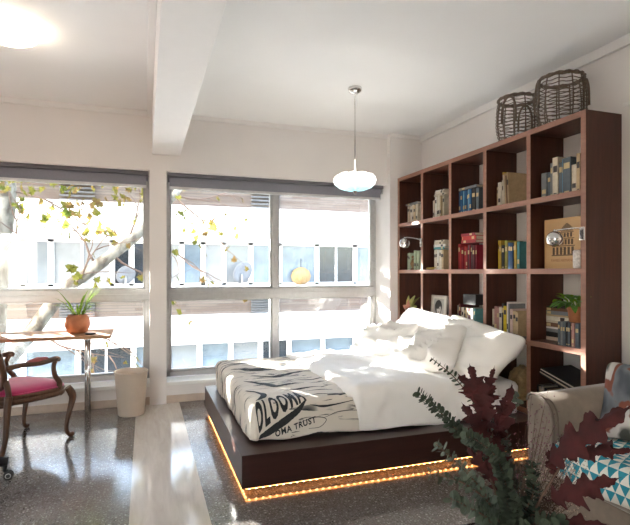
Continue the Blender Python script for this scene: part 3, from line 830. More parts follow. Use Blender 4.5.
# ------------------------------------------------------------------ office chair at the edge of the frame
oc = thing('office_chair', 'black office chair at the left edge, one castor in view', 'chair', (-1.165, 3.58, 0), .09)
for k in range(5):
    a = 2*PI*k/5; d = Vector((math.cos(a), math.sin(a), 0)); s_ = Vector((-d.y, d.x, 0))
    b = MB().tube([d*.04+Vector((0, 0, .13)), d*.2+Vector((0, 0, .128)), d*.345+Vector((0, 0, .115))], [.034, .032, .03], 10)
    leg = b.build('base_leg', 'black', oc)
    MB().cyl(d*.325+Vector((0, 0, .11)), d*.325+Vector((0, 0, .055)), .014).box(tuple(d*.335+Vector((-.012, -.012, .04))), tuple(d*.335+Vector((.012, .012, .066))), .003).build('caster_fork', 'black', leg)
    cc = d*.345+Vector((0, 0, .028)); w = MB()
    for q in (-1, 1):
        w.lathe([(0, -.009), (.02, -.009), (.0275, -.006), (.0275, .006), (.02, .009), (0, .009)], cc+s_*.014*q, 20, axis=Euler((PI/2, 0, a)))
    w.build('caster', 'tyre', leg)
    hub = MB()
    hub.lathe([(.012, -.025), (.017, -.0245), (.017, .0245), (.012, .025)], cc, 16, axis=Euler((PI/2, 0, a)))
    hub.build('hub_cap', 'alu', leg)
MB().cyl((0, 0, .10), (0, 0, .42), .026).cyl((0, 0, .08), (0, 0, .2), .045).build('gas_column', 'black', oc)
MB().obox((0, 0, .455), (.42, .42, .07), None, .03, 4).build('seat', 'black', oc, smooth=True)
MB().obox((-.24, 0, .76), (.05, .38, .42), Euler((0, -.12, 0)).to_matrix(), .022, 4).build('backrest', 'black', oc, smooth=True)
MB().tube([(-.05, 0, .41), (-.24, 0, .42), (-.29, 0, .5), (-.27, 0, .66)], .018, 8).build('back_bracket', 'black', oc)

# ------------------------------------------------------------------ lamps
root = thing('ceiling_light', 'round opal glass ceiling light glowing warm, upper left', 'lamp', (-.83, 3.66, CEIL), group=None)
MB().lathe([(0, 0), (.15, 0), (.155, -.012), (.15, -.02), (0, -.02)], n=40).build('backplate', 'white_trim', root)
MB().lathe([(.14, -.018), (.168, -.024), (.175, -.042), (.16, -.068), (.115, -.09), (.05, -.10), (0, -.102)], n=48).build('glass_shade', plain('glowing_opal_glass', (.9, .86, .8), .3, emit=(1, .80, .58), es=CEIL_E), root)

root = thing('pendant_lamp', 'scalloped opal glass pendant lamp on a chrome rod over the bed', 'lamp', (1.715, 3.92, CEIL))
MB().lathe([(0, 0), (.058, 0), (.062, -.012), (.055, -.032), (.03, -.048), (.01, -.05), (0, -.05)], n=32).build('ceiling_rose', 'chrome', root)
MB().cyl((0, 0, -.045), (0, 0, -.748), .006).build('rod', 'chrome', root)
sh_ = MB(); n = 72; rings = []
prof = [(r_, -.82+(z_+.79)*.84) for r_, z_ in [(.03, -.70), (.10, -.698), (.148, -.712), (.172, -.742), (.181, -.775), (.172, -.81), (.145, -.838), (.10, -.858), (.05, -.868), (.012, -.871)]]
for r, z in prof:
    rings.append([sh_.bm.verts.new((r*(1+.035*math.cos(9*a)*min(1, r/.1))*math.cos(a), r*(1+.035*math.cos(9*a)*min(1, r/.1))*math.sin(a), z+.004*math.cos(9*a))) for a in (2*PI*k/n for k in range(n))])
for a, b in zip(rings, rings[1:]):
    for k in range(n):
        f = sh_.bm.faces.new((a[k], b[k], b[(k+1) % n], a[(k+1) % n])); f.smooth = True
mo, nt, b = nmat('opal_glass_blue_foot')
v = N(nt, 'ShaderNodeTexCoord'); sp = N(nt, 'ShaderNodeSeparateXYZ'); lk(nt, v.outputs['Generated'], sp.inputs[0])
c = ramp(nt, sp.outputs[2], [(.0, (.30, .60, .66)), (.12, (.45, .72, .76)), (.38, (.84, .90, .88)), (.6, (.92, .92, .90))])
c_e = ramp(nt, sp.outputs[2], [(.0, (.03, .11, .135)), (.14, (.07, .165, .185)), (.36, (.20, .25, .23)), (.6, (.8, .76, .68)), (.8, (1, .93, .83))])
lk(nt, c, b.inputs['Base Color']); b.inputs['Roughness'].default_value = .18
lk(nt, c_e, b.inputs['Emission Color']); b.inputs['Emission Strength'].default_value = PEND_E
sh_.build('shade', mo, root)
MB().lathe([(0, -.882), (.018, -.886), (.02, -.894), (.008, -.906), (.007, -.918), (0, -.921)], n=20).build('finial', 'chrome', root)
# ------------------------------------------------------------------ bookcase
FX, BXK = 2.75, 3.070
ZS = [.02, .26, .785, 1.325, 1.85, 2.375]         # shelf centres, bottom to top
YD = [5.045, 4.54, 4.035, 3.525, 3.015, 2.52]     # upright centres, window to sofa
HT = .02
bk = thing('bookcase', 'tall dark walnut grid bookcase covering the side wall behind the bed', 'bookcase', (2.94, 3.78, 0))
lo = rel(bk)
for i, y in enumerate(YD):
    m = MB(); m.box((FX+.003, y-HT, 0), (BXK, y+HT, 2.395), .0015); m.mi = 1; m.box((FX, y-HT, 0), (FX+.003, y+HT, 2.395))
    m.build('side_panel' if i in (0, 5) else 'divider', ['shelf', 'edge'], bk, lo)
for zi, z in enumerate(ZS):
    for i in range(5):
        m = MB(); a, b = YD[i+1]+HT, YD[i]-HT
        m.box((FX+.003, a, z-HT), (BXK, b, z+HT)); m.mi = 1; m.box((FX, a, z-HT), (FX+.003, b, z+HT))
        m.build('shelf' if zi < 5 else 'top_board', ['shelf_h', 'edge'], bk, lo)
def top(row): return ZS[5-row]+HT+.0005           # row 1 is the top row

COL = {'cream': (.62, .54, .42), 'ivory': (.70, .64, .54), 'tan': (.52, .38, .22), 'white': (.74, .71, .66), 'grey': (.20, .21, .22), 'slate': (.10, .125, .15),
       'black': (.02, .02, .022), 'dark blue': (.018, .06, .15), 'blue': (.02, .115, .28), 'sky blue': (.12, .30, .46), 'red': (.34, .028, .035), 'crimson': (.26, .012, .03),
       'maroon': (.11, .015, .025), 'scarlet': (.50, .04, .035), 'yellow': (.68, .50, .02), 'mustard': (.50, .34, .05), 'sage green': (.34, .42, .27), 'pale green': (.46, .55, .40),
       'dark green': (.03, .08, .05), 'dusty pink': (.42, .22, .20), 'pale pink': (.62, .46, .40), 'brown': (.16, .075, .04), 'orange': (.52, .19, .05), 'olive': (.30, .27, .06), 'teal': (.06, .22, .24)}
for k, v in COL.items(): M['bk_'+k] = plain(k.replace(' ', '_')+'_book_cloth', v, .6, var=.12, scale=35)
M['gilt'] = plain('gilt_lettering', (.60, .47, .24), .5); M['inkb'] = plain('dark_lettering', (.06, .05, .05), .7)
ROW = {1: 'top-row', 2: 'second-row', 3: 'third-row', 4: 'lowest visible'}
BAY = ['bay nearest the window', 'bay second from window', 'middle bay', 'bay second from sofa', 'bay nearest the sofa']
ORD = ['first', 'second', 'third', 'fourth', 'fifth', 'sixth', 'seventh', 'eighth', 'ninth', 'tenth', 'eleventh']
brnd = random.Random(5)
def make_book(col, t, h, d, label, group, loc, rot=(0, 0, 0), slip=True):
    """upright book: spine at x=0, thickness along y, height z, base at origin"""
    m = MB(); c = .0028
    m.box((0, -t/2, 0), (c, t/2, h), .0008, 1).box((0, -t/2, 0), (d, -t/2+c, h)).box((0, t/2-c, 0), (d, t/2, h))
    m.mi = 1
    dk = sum(COL[col]) < 1.0
    if t > .014 and slip:
        k0 = brnd.choice((.18, .62, .7)); m.box((-.0006, -t*.36, h*k0), (.0006, t*.36, h*(k0+.16)))
        if brnd.random() < .6: m.box((-.0006, -t*.3, h*.06), (.0006, t*.3, h*.09))
    o = m.build('book', ['bk_'+col, 'gilt' if dk else 'inkb'])
    o.location = loc; o.rotation_euler = rot
    tag(o, label, 'book', group)
    MB().box((c, -t/2+c, .003), (d-.004, t/2-c, h-.003)).build('page_block', 'paper', o)
    return o
def upright(row, bay, y, specs, xf=2.83, base=None, tail=''):
    """specs: (colour, thickness, height, depth[, lean]) from the window side"""
    z0 = top(row) if base is None else base
    g = 'books standing in the %s %s' % (ROW[row], BAY[bay])
    for i, s in enumerate(specs):
        col, t, h, d = s[:4]; lean = s[4] if len(s) > 4 else 0
        y -= t/2
        jx = brnd.uniform(-.008, .01)
        size = 'thin ' if t < .014 else 'thick ' if t > .036 else ''
        # a lean tips the top towards the sofa end; the lower corner stays on the shelf
        dz = abs(math.sin(lean))*t/2
        extra = h*abs(math.sin(lean))
        lab = '%s%s upright book, %s from left%s, %s %s' % (size, col, ORD[i], tail, ROW[row], BAY[bay])
        make_book(col, t, h, d, lab, g, (xf+jx, y - (0 if lean <= 0 else 0), z0+dz), (lean, 0, 0))
        y -= t/2 + .0008 + abs(lean)*t*.5
    return y
def flat(row, bay, y, z, specs, what, xf=2.83):
    """books lying flat, spine to the front, stacked upwards; (colour, thickness, length, depth[, turn])"""
    g = 'books lying flat in the %s %s' % (ROW[row], BAY[bay])
    for i, s in enumerate(specs):
        col, t, h, d = s[:4]; rz = s[4] if len(s) > 4 else 0; tilt = s[5] if len(s) > 5 else 0
        lab = '%s book lying flat, %s up%s, %s %s' % (col, ORD[i], what, ROW[row], BAY[bay])
        make_book(col, t, h, d, lab, g, (xf, y+h/2*math.cos(rz), z+t/2+(abs(math.sin(tilt))*h*1.0 if tilt else 0)), (PI/2+tilt, 0, rz))
        z += t + .0006
    return z
# top row
upright(1, 0, 4.985, [('cream', .040, .195, .15), ('tan', .022, .19, .14), ('ivory', .046, .195, .15), ('cream', .034, .20, .15), ('tan', .04, .19, .15), ('cream', .04, .20, .15)])
flat(1, 0, 4.875, top(1)+.2015, [('grey', .022, .26, .17)], ' on cream books', 2.82)
upright(1, 1, 4.455, [('ivory', .022, .19, .14), ('cream', .026, .20, .15), ('white', .03, .22, .15), ('cream', .026, .22, .15), ('ivory', .03, .225, .15), ('tan', .022, .22, .15), ('cream', .03, .22, .15)])
flat(1, 1, 4.335, top(1)+.2265, [('cream', .02, .20, .14, .05), ('ivory', .022, .17, .14, -.06), ('white', .016, .15, .13, .1)], ' on cream books', 2.83)
upright(1, 2, 4.005, [('dark blue', .026, .21, .15), ('blue', .03, .215, .15), ('sky blue', .02, .21, .15), ('blue', .034, .215, .15), ('dark blue', .03, .21, .15), ('sky blue', .024, .215, .15), ('blue', .028, .21, .15), ('black', .05, .215, .16), ('slate', .04, .21, .16)])
flat(1, 2, 3.86, top(1)+.2165, [('grey', .024, .27, .17)], ' on blue books', 2.82)
upright(1, 3, 3.475, [('tan', .024, .17, .13), ('ivory', .034, .205, .15), ('cream', .02, .22, .15), ('mustard', .014, .285, .20, -.045), ('cream', .012, .26, .2, -.05), ('tan', .012, .27, .2, -.06), ('brown', .012, .25, .19, -.06), ('tan', .016, .275, .2, -.07)])
upright(1, 4, 2.962, [('grey', .05, .19, .15), ('slate', .03, .19, .15), ('grey', .02, .25, .16), ('cream', .05, .285, .2), ('slate', .03, .24, .17), ('sky blue', .016, .26, .18), ('slate', .07, .26, .2), ('cream', .042, .20, .15), ('tan', .03, .27, .2), ('brown', .022, .26, .2), ('sky blue', .02, .32, .18, -.05)])
# second row
upright(2, 0, 4.975, [('sage green', .026, .185, .14), ('pale green', .026, .19, .14)])
upright(2, 0, 4.84, [('pale green', .022, .215, .15), ('sage green', .03, .21, .15), ('pale green', .03, .205, .15)], tail=' beyond bronze figurine')
upright(2, 1, 4.43, [('ivory', .024, .20, .15), ('cream', .03, .205, .15), ('white', .026, .20, .15), ('ivory', .028, .20, .15), ('cream', .032, .20, .15), ('tan', .03, .20, .15)])
flat(2, 1, 4.33, top(2)+.2065, [('teal', .022, .19, .14), ('white', .026, .19, .14, .08), ('cream', .024, .17, .13, -.06), ('ivory', .018, .16, .13, .08)], ' on ivory books', 2.82)
upright(2, 2, 4.012, [('red', .03, .24, .16), ('scarlet', .012, .20, .15), ('crimson', .034, .21, .15), ('scarlet', .03, .215, .15), ('red', .024, .20, .15), ('maroon', .03, .225, .15), ('crimson', .012, .22, .15), ('maroon', .024, .23, .15), ('black', .012, .22, .15), ('maroon', .03, .22, .15), ('crimson', .02, .22, .15)])
flat(2, 2, 3.835, top(2)+.2415, [('red', .028, .22, .15), ('scarlet', .036, .20, .15, .06), ('crimson', .024, .22, .15, -.04)], ' on red books', 2.81)
upright(2, 3, 3.452, [('yellow', .016, .24, .17), ('mustard', .022, .24, .17), ('black', .036, .20, .15), ('olive', .03, .235, .16), ('brown', .012, .22, .15), ('blue', .026, .215, .15), ('dark blue', .03, .21, .15), ('black', .018, .215, .15), ('mustard', .022, .22, .15), ('teal', .03, .22, .15)])
# third row
upright(3, 1, 4.36, [('black', .03, .22, .15), ('slate', .026, .235, .15), ('black', .03, .22, .15), ('grey', .02, .22, .15)], xf=2.93, tail=' behind portrait')
upright(3, 2, 3.985, [('grey', .016, .20, .15), ('maroon', .026, .215, .15), ('black', .018, .18, .14), ('ivory', .03, .185, .14), ('black', .03, .185, .14), ('tan', .024, .185, .14), ('white', .016, .185, .14), ('maroon', .036, .18, .14), ('white', .03, .185, .14), ('teal', .018, .185, .14)], xf=2.80)
upright(3, 3, 3.49, [('cream', .024, .20, .14), ('dusty pink', .03, .225, .15), ('dusty pink', .024, .215, .15), ('ivory', .036, .22, .15), ('black', .024, .255, .16), ('yellow', .036, .235, .16), ('white', .016, .27, .17), ('grey', .014, .255, .16), ('pale pink', .03, .215, .15), ('tan', .03, .20, .15), ('tan', .03, .195, .15)], xf=2.80)
zz = flat(3, 4, 2.91, top(3), [('cream', .026, .26, .165), ('black', .036, .26, .165), ('grey', .024, .25, .165), ('white', .014, .26, .16), ('brown', .03, .25, .165), ('cream', .014, .26, .165), ('ivory', .034, .25, .165), ('tan', .012, .26, .165), ('grey', .028, .24, .16), ('brown', .022, .24, .16), ('black', .01, .25, .165)], ' behind trailing plant', 2.90)
upright(3, 4, 2.745, [('slate', .018, .165, .125), ('grey', .018, .165, .125), ('slate', .02, .165, .125), ('black', .018, .165, .125), ('slate', .018, .165, .125), ('brown', .022, .165, .125), ('dusty pink', .02, .165, .125), ('slate', .03, .165, .125)], xf=2.70+.07, tail=' below terracotta pot')
# fourth row: records and a low row of books
upright(4, 4, 2.985, [('black', .022, .19, .14), ('cream', .014, .18, .14), ('grey', .02, .19, .14), ('ivory', .014, .185, .14), ('black', .022, .18, .14), ('tan', .018, .175, .14), ('black', .02, .17, .14)], xf=2.80)
for i, (c, dz) in enumerate((('black', 0), ('cream', .012), ('black', .02), ('ivory', .032), ('black', .038))):
    o = MB().box((0, -.155, 0), (.31, .155, .006), .001).build('record_sleeve', 'bk_'+c)
    o.location = (2.756+i*.001, 2.765-.006*i, top(4)+.245+dz*1.15); o.rotation_euler = (.27, 0, .02*i)
    tag(o, '%s record sleeve lying tilted on the low books, %s from the bottom' % (c, ORD[i]), 'record sleeve', 'record sleeves in the low bay nearest the sofa')

# things on the shelves
o = MB().box((2.79, 3.70, top(3)+.2165), (2.93, 3.885, top(3)+.31), .003).build('box', 'bk_black')
tag(o, 'matt black box lying on the books in the middle bay above the pillows', 'box')
root = thing('decorative_panel', 'tall tan book with an engraved building on its cover, standing behind a reading lamp', 'book', (2.855, 2.80, top(2)))
m_tan = wood('tan_cloth_board', (.50, .30, .13), (.60, .39, .19), .25, 'y', .55)
MB().box((0, -.185, 0), (.03, .165, .365), .002).build('cover', m_tan, root)
eng = MB(); rnd = random.Random(4)
def en(y0, y1, z0, z1): eng.box((-.0012, y0, z0), (.0, y1, z1))
# engraving: base arcade, storeys, dome: -y is to the right in the photo
for k in range(6): en(.085-.034*k-.020, .085-.034*k, .10, .155)
en(-.115, .09, .160, .166); en(-.118, .094, .092, .099)
for k in range(5): en(.03-.028*k-.017, .03-.028*k, .172, .21)
en(-.11, .035, .214, .219)
for k in range(4): en(.01-.028*k-.016, .01-.028*k, .225, .255)
en(-.105, .02, .259, .264)
for k in range(9):
    w = .055*math.cos(k/9*PI/2); en(-.045-w, -.045+w, .268+.0065*k, .272+.0065*k)
for k in range(70):
    y, z = rnd.uniform(-.11, .08), rnd.uniform(.092, .26)
    if z < .165 or y < .03: en(y, y+rnd.uniform(.003, .014), z, z+.0025)
eng.build('engraving', plain('engraving_ink', (.10, .065, .04), .8), root)
tb = text_bm('FAMES ARMAND', .027)
w_ = max(v.co.x for v in tb.verts)
map_bm(tb, lambda x, y: Vector((-.0012, .10-x/w_*.21, .05+y))).build('lettering', plain('rust_lettering', (.28, .09, .04), .8), root)

def reading_lamp(label, att, ball, face):
    root = thing('reading_lamp', label, 'lamp', att, group=None)
    a, b = Vector(att), Vector(ball); d = b-a
    MB().box((-.016, -.018, -.07), (.0, .018, .02), .004).build('mounting_plate', 'chrome', root)
    MB().tube(curve_pts([(-.016, 0, 0), (-.04, d.y*.1, .012), (d.x*.8, d.y*.8, d.z+.062), (d.x, d.y, d.z+.058)], 16), .0055, 8).build('arm', 'chrome', root)
    m = MB(); r = .056; pr = []
    for k in range(15):
        t = PI*k/14*.80; pr.append((r*math.sin(t), -r*math.cos(t)))
    for k in range(13, -1, -1):
        t = PI*k/14*.80; pr.append(((r-.003)*math.sin(t), -(r-.003)*math.cos(t)))
    q = Vector(face).to_track_quat('Z', 'Y').to_euler()
    m.lathe(pr, d, 28, axis=q).build('globe_shade', 'chrome', root)
    MB().sphere(d+Vector(face).normalized()*.018, .022, 14).build('bulb', 'pearl', root)
    MB().sphere(d+Vector((0, 0, .058)), .01, 10).build('swivel', 'chrome', root)
reading_lamp('chrome globe reading lamp clamped to the bookcase near the window', (FX, 4.54, 1.655), (2.655, 4.735, 1.63), (-.2, .1, -1))
reading_lamp('chrome globe reading lamp in front of the tall tan book', (FX, 2.52, 1.60), (2.655, 2.665, 1.545), (-.1, .3, -1))
o = MB().lathe([(0, 0), (.03, 0), (.036, .01), (.036, .115), (.03, .125), (.027, .12), (.032, .11), (.032, .012), (0, .01)], n=28).build('ceramic_cup', plain('patterned_white_glaze', (.66, .62, .60), .35, var=.35, scale=70), loc=(2.80, 2.602, top(2)))
tag(o, 'white patterned ceramic cup beside the tall tan book', 'cup')
# bronze figure between the green books
root = thing('bronze_figurine', 'small bronze figurine between the green books near the window', 'figurine', (2.84, 4.875, top(2)))
MB().lathe([(0, 0), (.03, 0), (.03, .012), (.022, .016), (0, .016)], n=16).build('base', 'bk_brown', root)
MB().tube([(0, 0, .014), (0, .004, .05), (0, -.002, .09), (0, .002, .125)], [.012, .022, .024, .009], 10).sphere((0, .002, .142), .017, 12).tube([(0, .02, .1), (-.01, .036, .07), (-.012, .02, .05)], .006, 6).tube([(0, -.02, .1), (-.01, -.034, .08), (-.016, -.02, .06)], .006, 6).build('figure', plain('bronze', (.30, .18, .08), .4, .7), root)
# brass banana dish
o = MB().tube(curve_pts([(2.80, 4.535, 1.352), (2.795, 4.50, 1.357), (2.80, 4.44, 1.357), (2.83, 4.40, 1.365)], 14), lerp_list([.005, .0115, .012, .011, .005], 14), 10).tube(curve_pts([(2.83, 4.525, 1.352), (2.83, 4.49, 1.357), (2.84, 4.44, 1.357), (2.86, 4.40, 1.365)], 14), lerp_list([.004, .0105, .012, .011, .005], 14), 10).build('brass_banana', plain('aged_brass', (.46, .32, .08), .4, .5))
tag(o, 'small brass ornament like a pair of bananas beside the ivory books', 'ornament')
# framed portrait
root = thing('framed_portrait', 'small framed black and white portrait leaning in the second bay above the pillows', 'picture', (2.845, 4.53, top(3)), 0)
W_, H_ = .285, .275; fr = MB()
tl = .14
def lean(y, z, x): return Vector((x+math.sin(tl)*z*.5, -y, z*math.cos(tl*.5)))
for (a, b, c, d) in ((0, W_, 0, .012), (0, W_, H_-.012, H_), (0, .012, 0, H_), (W_-.012, W_, 0, H_)):
    fr.prism([(a, c), (b, c), (b, d), (a, d)], -.008, .010, lean)
fr.build('frame', plain('silver_frame', (.52, .50, .46), .4, .3), root)
MB().prism([(.01, .01), (W_-.01, .01), (W_-.01, H_-.01), (.01, H_-.01)], 0, .008, lean).build('mount', plain('cream_mount', (.62, .60, .55), .8), root)
def ell(cy, cz, ry, rz, h0, mat, wob=0):
    MB().prism([(cy+ry*math.cos(2*PI*k/28)*(1+wob*math.sin(3*2*PI*k/28)), cz+rz*math.sin(2*PI*k/28)) for k in range(28)], h0-.0008, h0, lean).build('portrait_print', mat, root)
MB().prism([(.055, .04), (W_-.055, .04), (W_-.055, H_-.035), (.055, H_-.035)], -.001, 0, lean).build('portrait_print', plain('portrait_grey', (.40, .40, .38), .8), root)
M['hair'] = plain('portrait_dark', (.05, .05, .05), .8); M['face'] = plain('portrait_light', (.58, .57, .54), .8)
ell(.14, .15, .062, .078, -.0012, 'hair', .06); ell(.148, .130, .036, .05, -.0022, 'face'); ell(.125, .165, .045, .03, -.0032, 'hair', .1)
for a, b in ((.135, .14), (.163, .138), (.150, .105)): ell(a, b, .009, .004, -.0034, 'hair')
# succulent in the bay nearest the window
root = thing('potted_succulent', 'small plant with pale broad leaves and a pink heart in the bay nearest the window', 'potted plant', (2.84, 4.93, top(3)))
MB().lathe([(0, 0), (.045, 0), (.06, .10), (.064, .105), (.058, .105), (.05, .09), (0, .088)], n=28).build('pot', plain('dark_glazed_pot', (.07, .05, .045), .3), root)
def broad(mb, base, dr, up, L, w, cup=.25, n=8, curl=.35):
    d = Vector(dr).normalized(); u = Vector(up).normalized(); s = d.cross(u).normalized(); u = s.cross(d); prev = None
    for k in range(n+1):
        t = k/n; p = Vector(base)+d*L*t - u*L*curl*t*t
        ww = w*math.sin(PI*(t*.93+.035))**.75*(1.15-t*.3)
        row = [mb.bm.verts.new(p+s*ww*q+u*abs(q)*ww*cup) for q in (-1, -.5, 0, .5, 1)]
        if prev:
            for j in range(4):
                f = mb.bm.faces.new((prev[j], prev[j+1], row[j+1], row[j])); f.smooth = True
        prev = row
m_var = plain('variegated_leaf', (.40, .42, .12), .5, var=.4, scale=26); m_pk = plain('pink_leaf', (.50, .22, .16), .5, var=.25, scale=30)
for k, (dr, L, w, mt_) in enumerate((((-.2, .5, 1), .17, .040, m_var), ((-.3, -.45, 1), .17, .045, m_var), ((-.5, .05, .9), .11, .038, m_pk), ((.3, .9, .5), .14, .034, m_var), ((-.3, -1.0, .45), .13, .036, m_var), ((.4, 0, 1), .17, .04, m_var), ((-.7, .5, .4), .10, .03, m_pk))):
    b = MB(); broad(b, (0, 0, .09), dr, (-1, 0, .3), L, w); b.build('leaf', mt_, root)
# pothos over the book pile
pz = top(3)+.1665
root = thing('trailing_plant', 'bushy green trailing plant in a terracotta pot on the books nearest the sofa', 'potted plant', (2.832, 2.655, pz))
MB().lathe([(0, 0), (.042, 0), (.053, .085), (.058, .087), (.059, .11), (.053, .11), (.05, .098), (0, .096)], n=32).build('pot', 'terracotta', root)
rnd = random.Random(21)
for k in range(34):
    az = rnd.uniform(0, 2*PI); el = rnd.uniform(.15, 1.1); b = MB()
    base = Vector((.028*math.cos(az), .028*math.sin(az), .11))
    d = Vector((math.cos(az)*math.cos(el), math.sin(az)*math.cos(el), math.sin(el)))
    st = base + d*rnd.uniform(.02, .075) + Vector((-.01, .01, 0))
    b.tube([base - Vector((0, 0, .02)), (base+st)/2+Vector((0, 0, .01)), st], .0018, 5)
    broad(b, st, d+Vector((rnd.uniform(-.3, .3), rnd.uniform(-.3, .3), -.15)), (0, 0, 1), rnd.uniform(.06, .095), rnd.uniform(.018, .028), .3, 7, .5)
    b.build('leaf', 'leaf_g' if k % 4 else 'houseleaf', root)
# gold bundle in the low bay
m = MB(); bmesh.ops.create_icosphere(m.bm, subdivisions=4, radius=1)
for v in m.bm.verts:
    n_ = v.co.normalized(); k = noise.noise(n_*3.1)+.6*noise.noise(n_*6)
    v.co = Vector((n_.x*.10, n_.y*.105, max(-.12, n_.z*.145)))*(1+.13*k)
for f in m.bm.faces: f.smooth = True
o = m.build('cloth_bundle', 'gold', loc=(2.885, 3.235, top(4)+.137))
tag(o, 'crinkled dull gold cloth bundle in the low bay beside the large pillow', 'bundle')

# ------------------------------------------------------------------ rattan baskets
def basket(c, R, H, label, hd):
    root = thing('rattan_basket', label, 'basket', c, .4, group='open-weave rattan baskets on top of the bookcase')
    def rr(t): return R*(.80+.20*math.sin(PI*min(1, t*1.05+.06))**.7) if t < .5 else R*(.86+.14*math.cos((t-.5)*PI*.9))
    nr = 12; n = 44
    for k in range(nr):
        t = .02+.93*k/(nr-1); r = rr(t)
        MB().tube([(r*math.cos(2*PI*i/n), r*math.sin(2*PI*i/n), .006+t*H*.98+.004*math.sin(i*1.5+k)) for i in range(n)], .0036, 6, True).build('weave_ring', 'rattan', root)
    for k in range(11):
        a = 2*PI*k/11
        MB().tube([((rr(t)-.008)*math.cos(a), (rr(t)-.008)*math.sin(a), .006+t*H*.98) for t in [j/12 for j in range(13)]], .0045, 6).build('stake', 'rattan', root)
    rim = MB(); r = rr(1)
    for q in range(2):
        rim.tube([((r+.006*math.cos(i*1.1+q*PI))*math.cos(2*PI*i/n), (r+.006*math.cos(i*1.1+q*PI))*math.sin(2*PI*i/n), H*.985+.006*math.sin(i*1.1+q*PI)) for i in range(n)], .0085, 6, True)
    rim.build('rim', 'rattan', root)
    base = MB()
    for k in range(-5, 6):
        y = k/6*rr(0); x = math.sqrt(max(0, rr(0)**2-y*y)); base.tube([(-x, y, .006), (x, y, .006)], .005, 6)
    base.build('base', 'rattan', root)
    for s in (-1, 1):
        a0 = hd+(PI if s > 0 else 0)
        MB().tube(curve_pts([((rr(z/H)+.008)*math.cos(a0+q), (rr(z/H)+.008)*math.sin(a0+q), z) for q, z in ((-.34, H*.35), (-.32, H*.7), (-.18, H*.9), (0, H*.94), (.18, H*.9), (.32, H*.7), (.34, H*.35))], 20), .0085, 8).build('handle', 'rattan', root)
basket((2.895, 2.845, 2.396), .172, .345, 'larger open-weave rattan basket at the sofa end of the bookcase top', 2.2)
basket((2.895, 3.30, 2.396), .165, .345, 'smaller open-weave rattan basket, second from the sofa end of the bookcase top', 3.2)
# ------------------------------------------------------------------ glass table, vase and its stems
gt = thing('glass_table', 'low square glass-topped table in front of the sofa, carrying the vase', 'table', (.93, 1.02, 0))
lo = rel(gt)
MB().box((.44, .52, .405), (1.435, 1.50, .417), .003).build('glass_top', 'tglass', gt, lo)
for x in (.52, 1.36):
    for y in (.60, 1.42): MB().cyl((x, y, 0), (x, y, .404), .014, n=16).build('leg', 'chrome', gt, lo)
fr = MB()
for a, b in (((.52, .60), (1.36, .60)), ((1.36, .60), (1.36, 1.42)), ((1.36, 1.42), (.52, 1.42)), ((.52, 1.42), (.52, .60))):
    fr.tube([(*a, .394), (*b, .394)], .01, 8)
fr.build('frame', 'chrome', gt, lo)
MB().box((1.428, .52, .403), (1.437, 1.50, .419), .002).build('edge_trim', 'chrome', gt, lo)
VX, VY, VZ = .757, .890, .4185
vs = thing('vase', 'dark glazed vase on the glass table holding the foliage', 'vase', (VX, VY, VZ))
MB().lathe([(0, 0), (.065, 0), (.09, .03), (.105, .10), (.092, .18), (.062, .25), (.058, .275), (.068, .292), (.062, .293), (.052, .275), (.056, .25), (.086, .18), (.098, .10), (.085, .035), (0, .012)], n=40).build('body', plain('dark_green_glaze', (.03, .045, .035), .25), vs)
MB().lathe([(.060, .288), (.068, .290), (.069, .296), (.060, .296), (.060, .288)], n=40).build('lip', plain('dark_rim', (.05, .05, .04), .3), vs)
MOUTH = Vector((VX, VY, VZ+.29))
def stem_pts(ctrl, n):
    P = [Vector(c) for c in ctrl]
    first = P[0]; off = first-MOUTH; off.z = 0
    if off.length > .04: off *= .04/off.length
    P[0] = MOUTH + off*1.0
    P = [MOUTH - off*.6 + Vector((0, 0, -.22))] + P
    return curve_pts(P, n)
rnd = random.Random(17)
def disc_leaf(mb, c, nrm, d, L, w):
    n_ = Vector(nrm).normalized(); d = (Vector(d) - n_*Vector(d).dot(n_)).normalized(); s = d.cross(n_)
    cv = mb.bm.verts.new(c + d*L*.5 + n_*L*.08); vv = []
    for k in range(9):
        a = 2*PI*k/9; vv.append(mb.bm.verts.new(c + d*(L*.5-math.cos(a)*L*.5) + s*math.sin(a)*w))
    for k in range(9):
        f = mb.bm.faces.new((cv, vv[k], vv[(k+1) % 9])); f.smooth = True
GE = 'eucalyptus stems in the vase'
def euca(ctrl, label, r0, r1, start=.3, step=.0075, matn='euca', spread=1.0, per=2):
    root = thing('eucalyptus_stem', label, 'foliage', tuple(MOUTH), group=GE)
    lo = rel(root); n = 60; P = stem_pts(ctrl, n)
    MB().tube(P, lerp_list([.003, .0022, .001], n), 6).build('stem', 'stem', root, lo)
    ln = sum((P[i+1]-P[i]).length for i in range(n)); m = MB(); acc = 0; nxt = ln*start; k = 0
    for i in range(n):
        seg = (P[i+1]-P[i]); L = seg.length
        while acc+L >= nxt and nxt < ln*.998:
            f = (nxt-acc)/L; p = P[i]+seg*f; t = nxt/ln; tg = seg.normalized()
            u = tg.orthogonal().normalized(); u = Matrix.Rotation(k*1.2+rnd.uniform(-.4, .4), 3, tg) @ u
            r = r0*(1-t)+r1*t
            for q in range(per):
                uu = Matrix.Rotation(2*PI*q/per+rnd.uniform(-.35, .35), 3, tg) @ u
                dd = uu + tg*rnd.uniform(.2, .9)
                nn = (tg*.9 - uu*.45 + Vector((rnd.uniform(-.4, .4), rnd.uniform(-.4, .4), rnd.uniform(-.3, .3))))
                rr_ = r*rnd.uniform(.75, 1.15)
                disc_leaf(m, p + uu*.002*spread, nn, dd, rr_*2, rr_*.95)
            k += 1; nxt += step
        acc += L
    m.build('leaves', matn, root, lo)
    return root
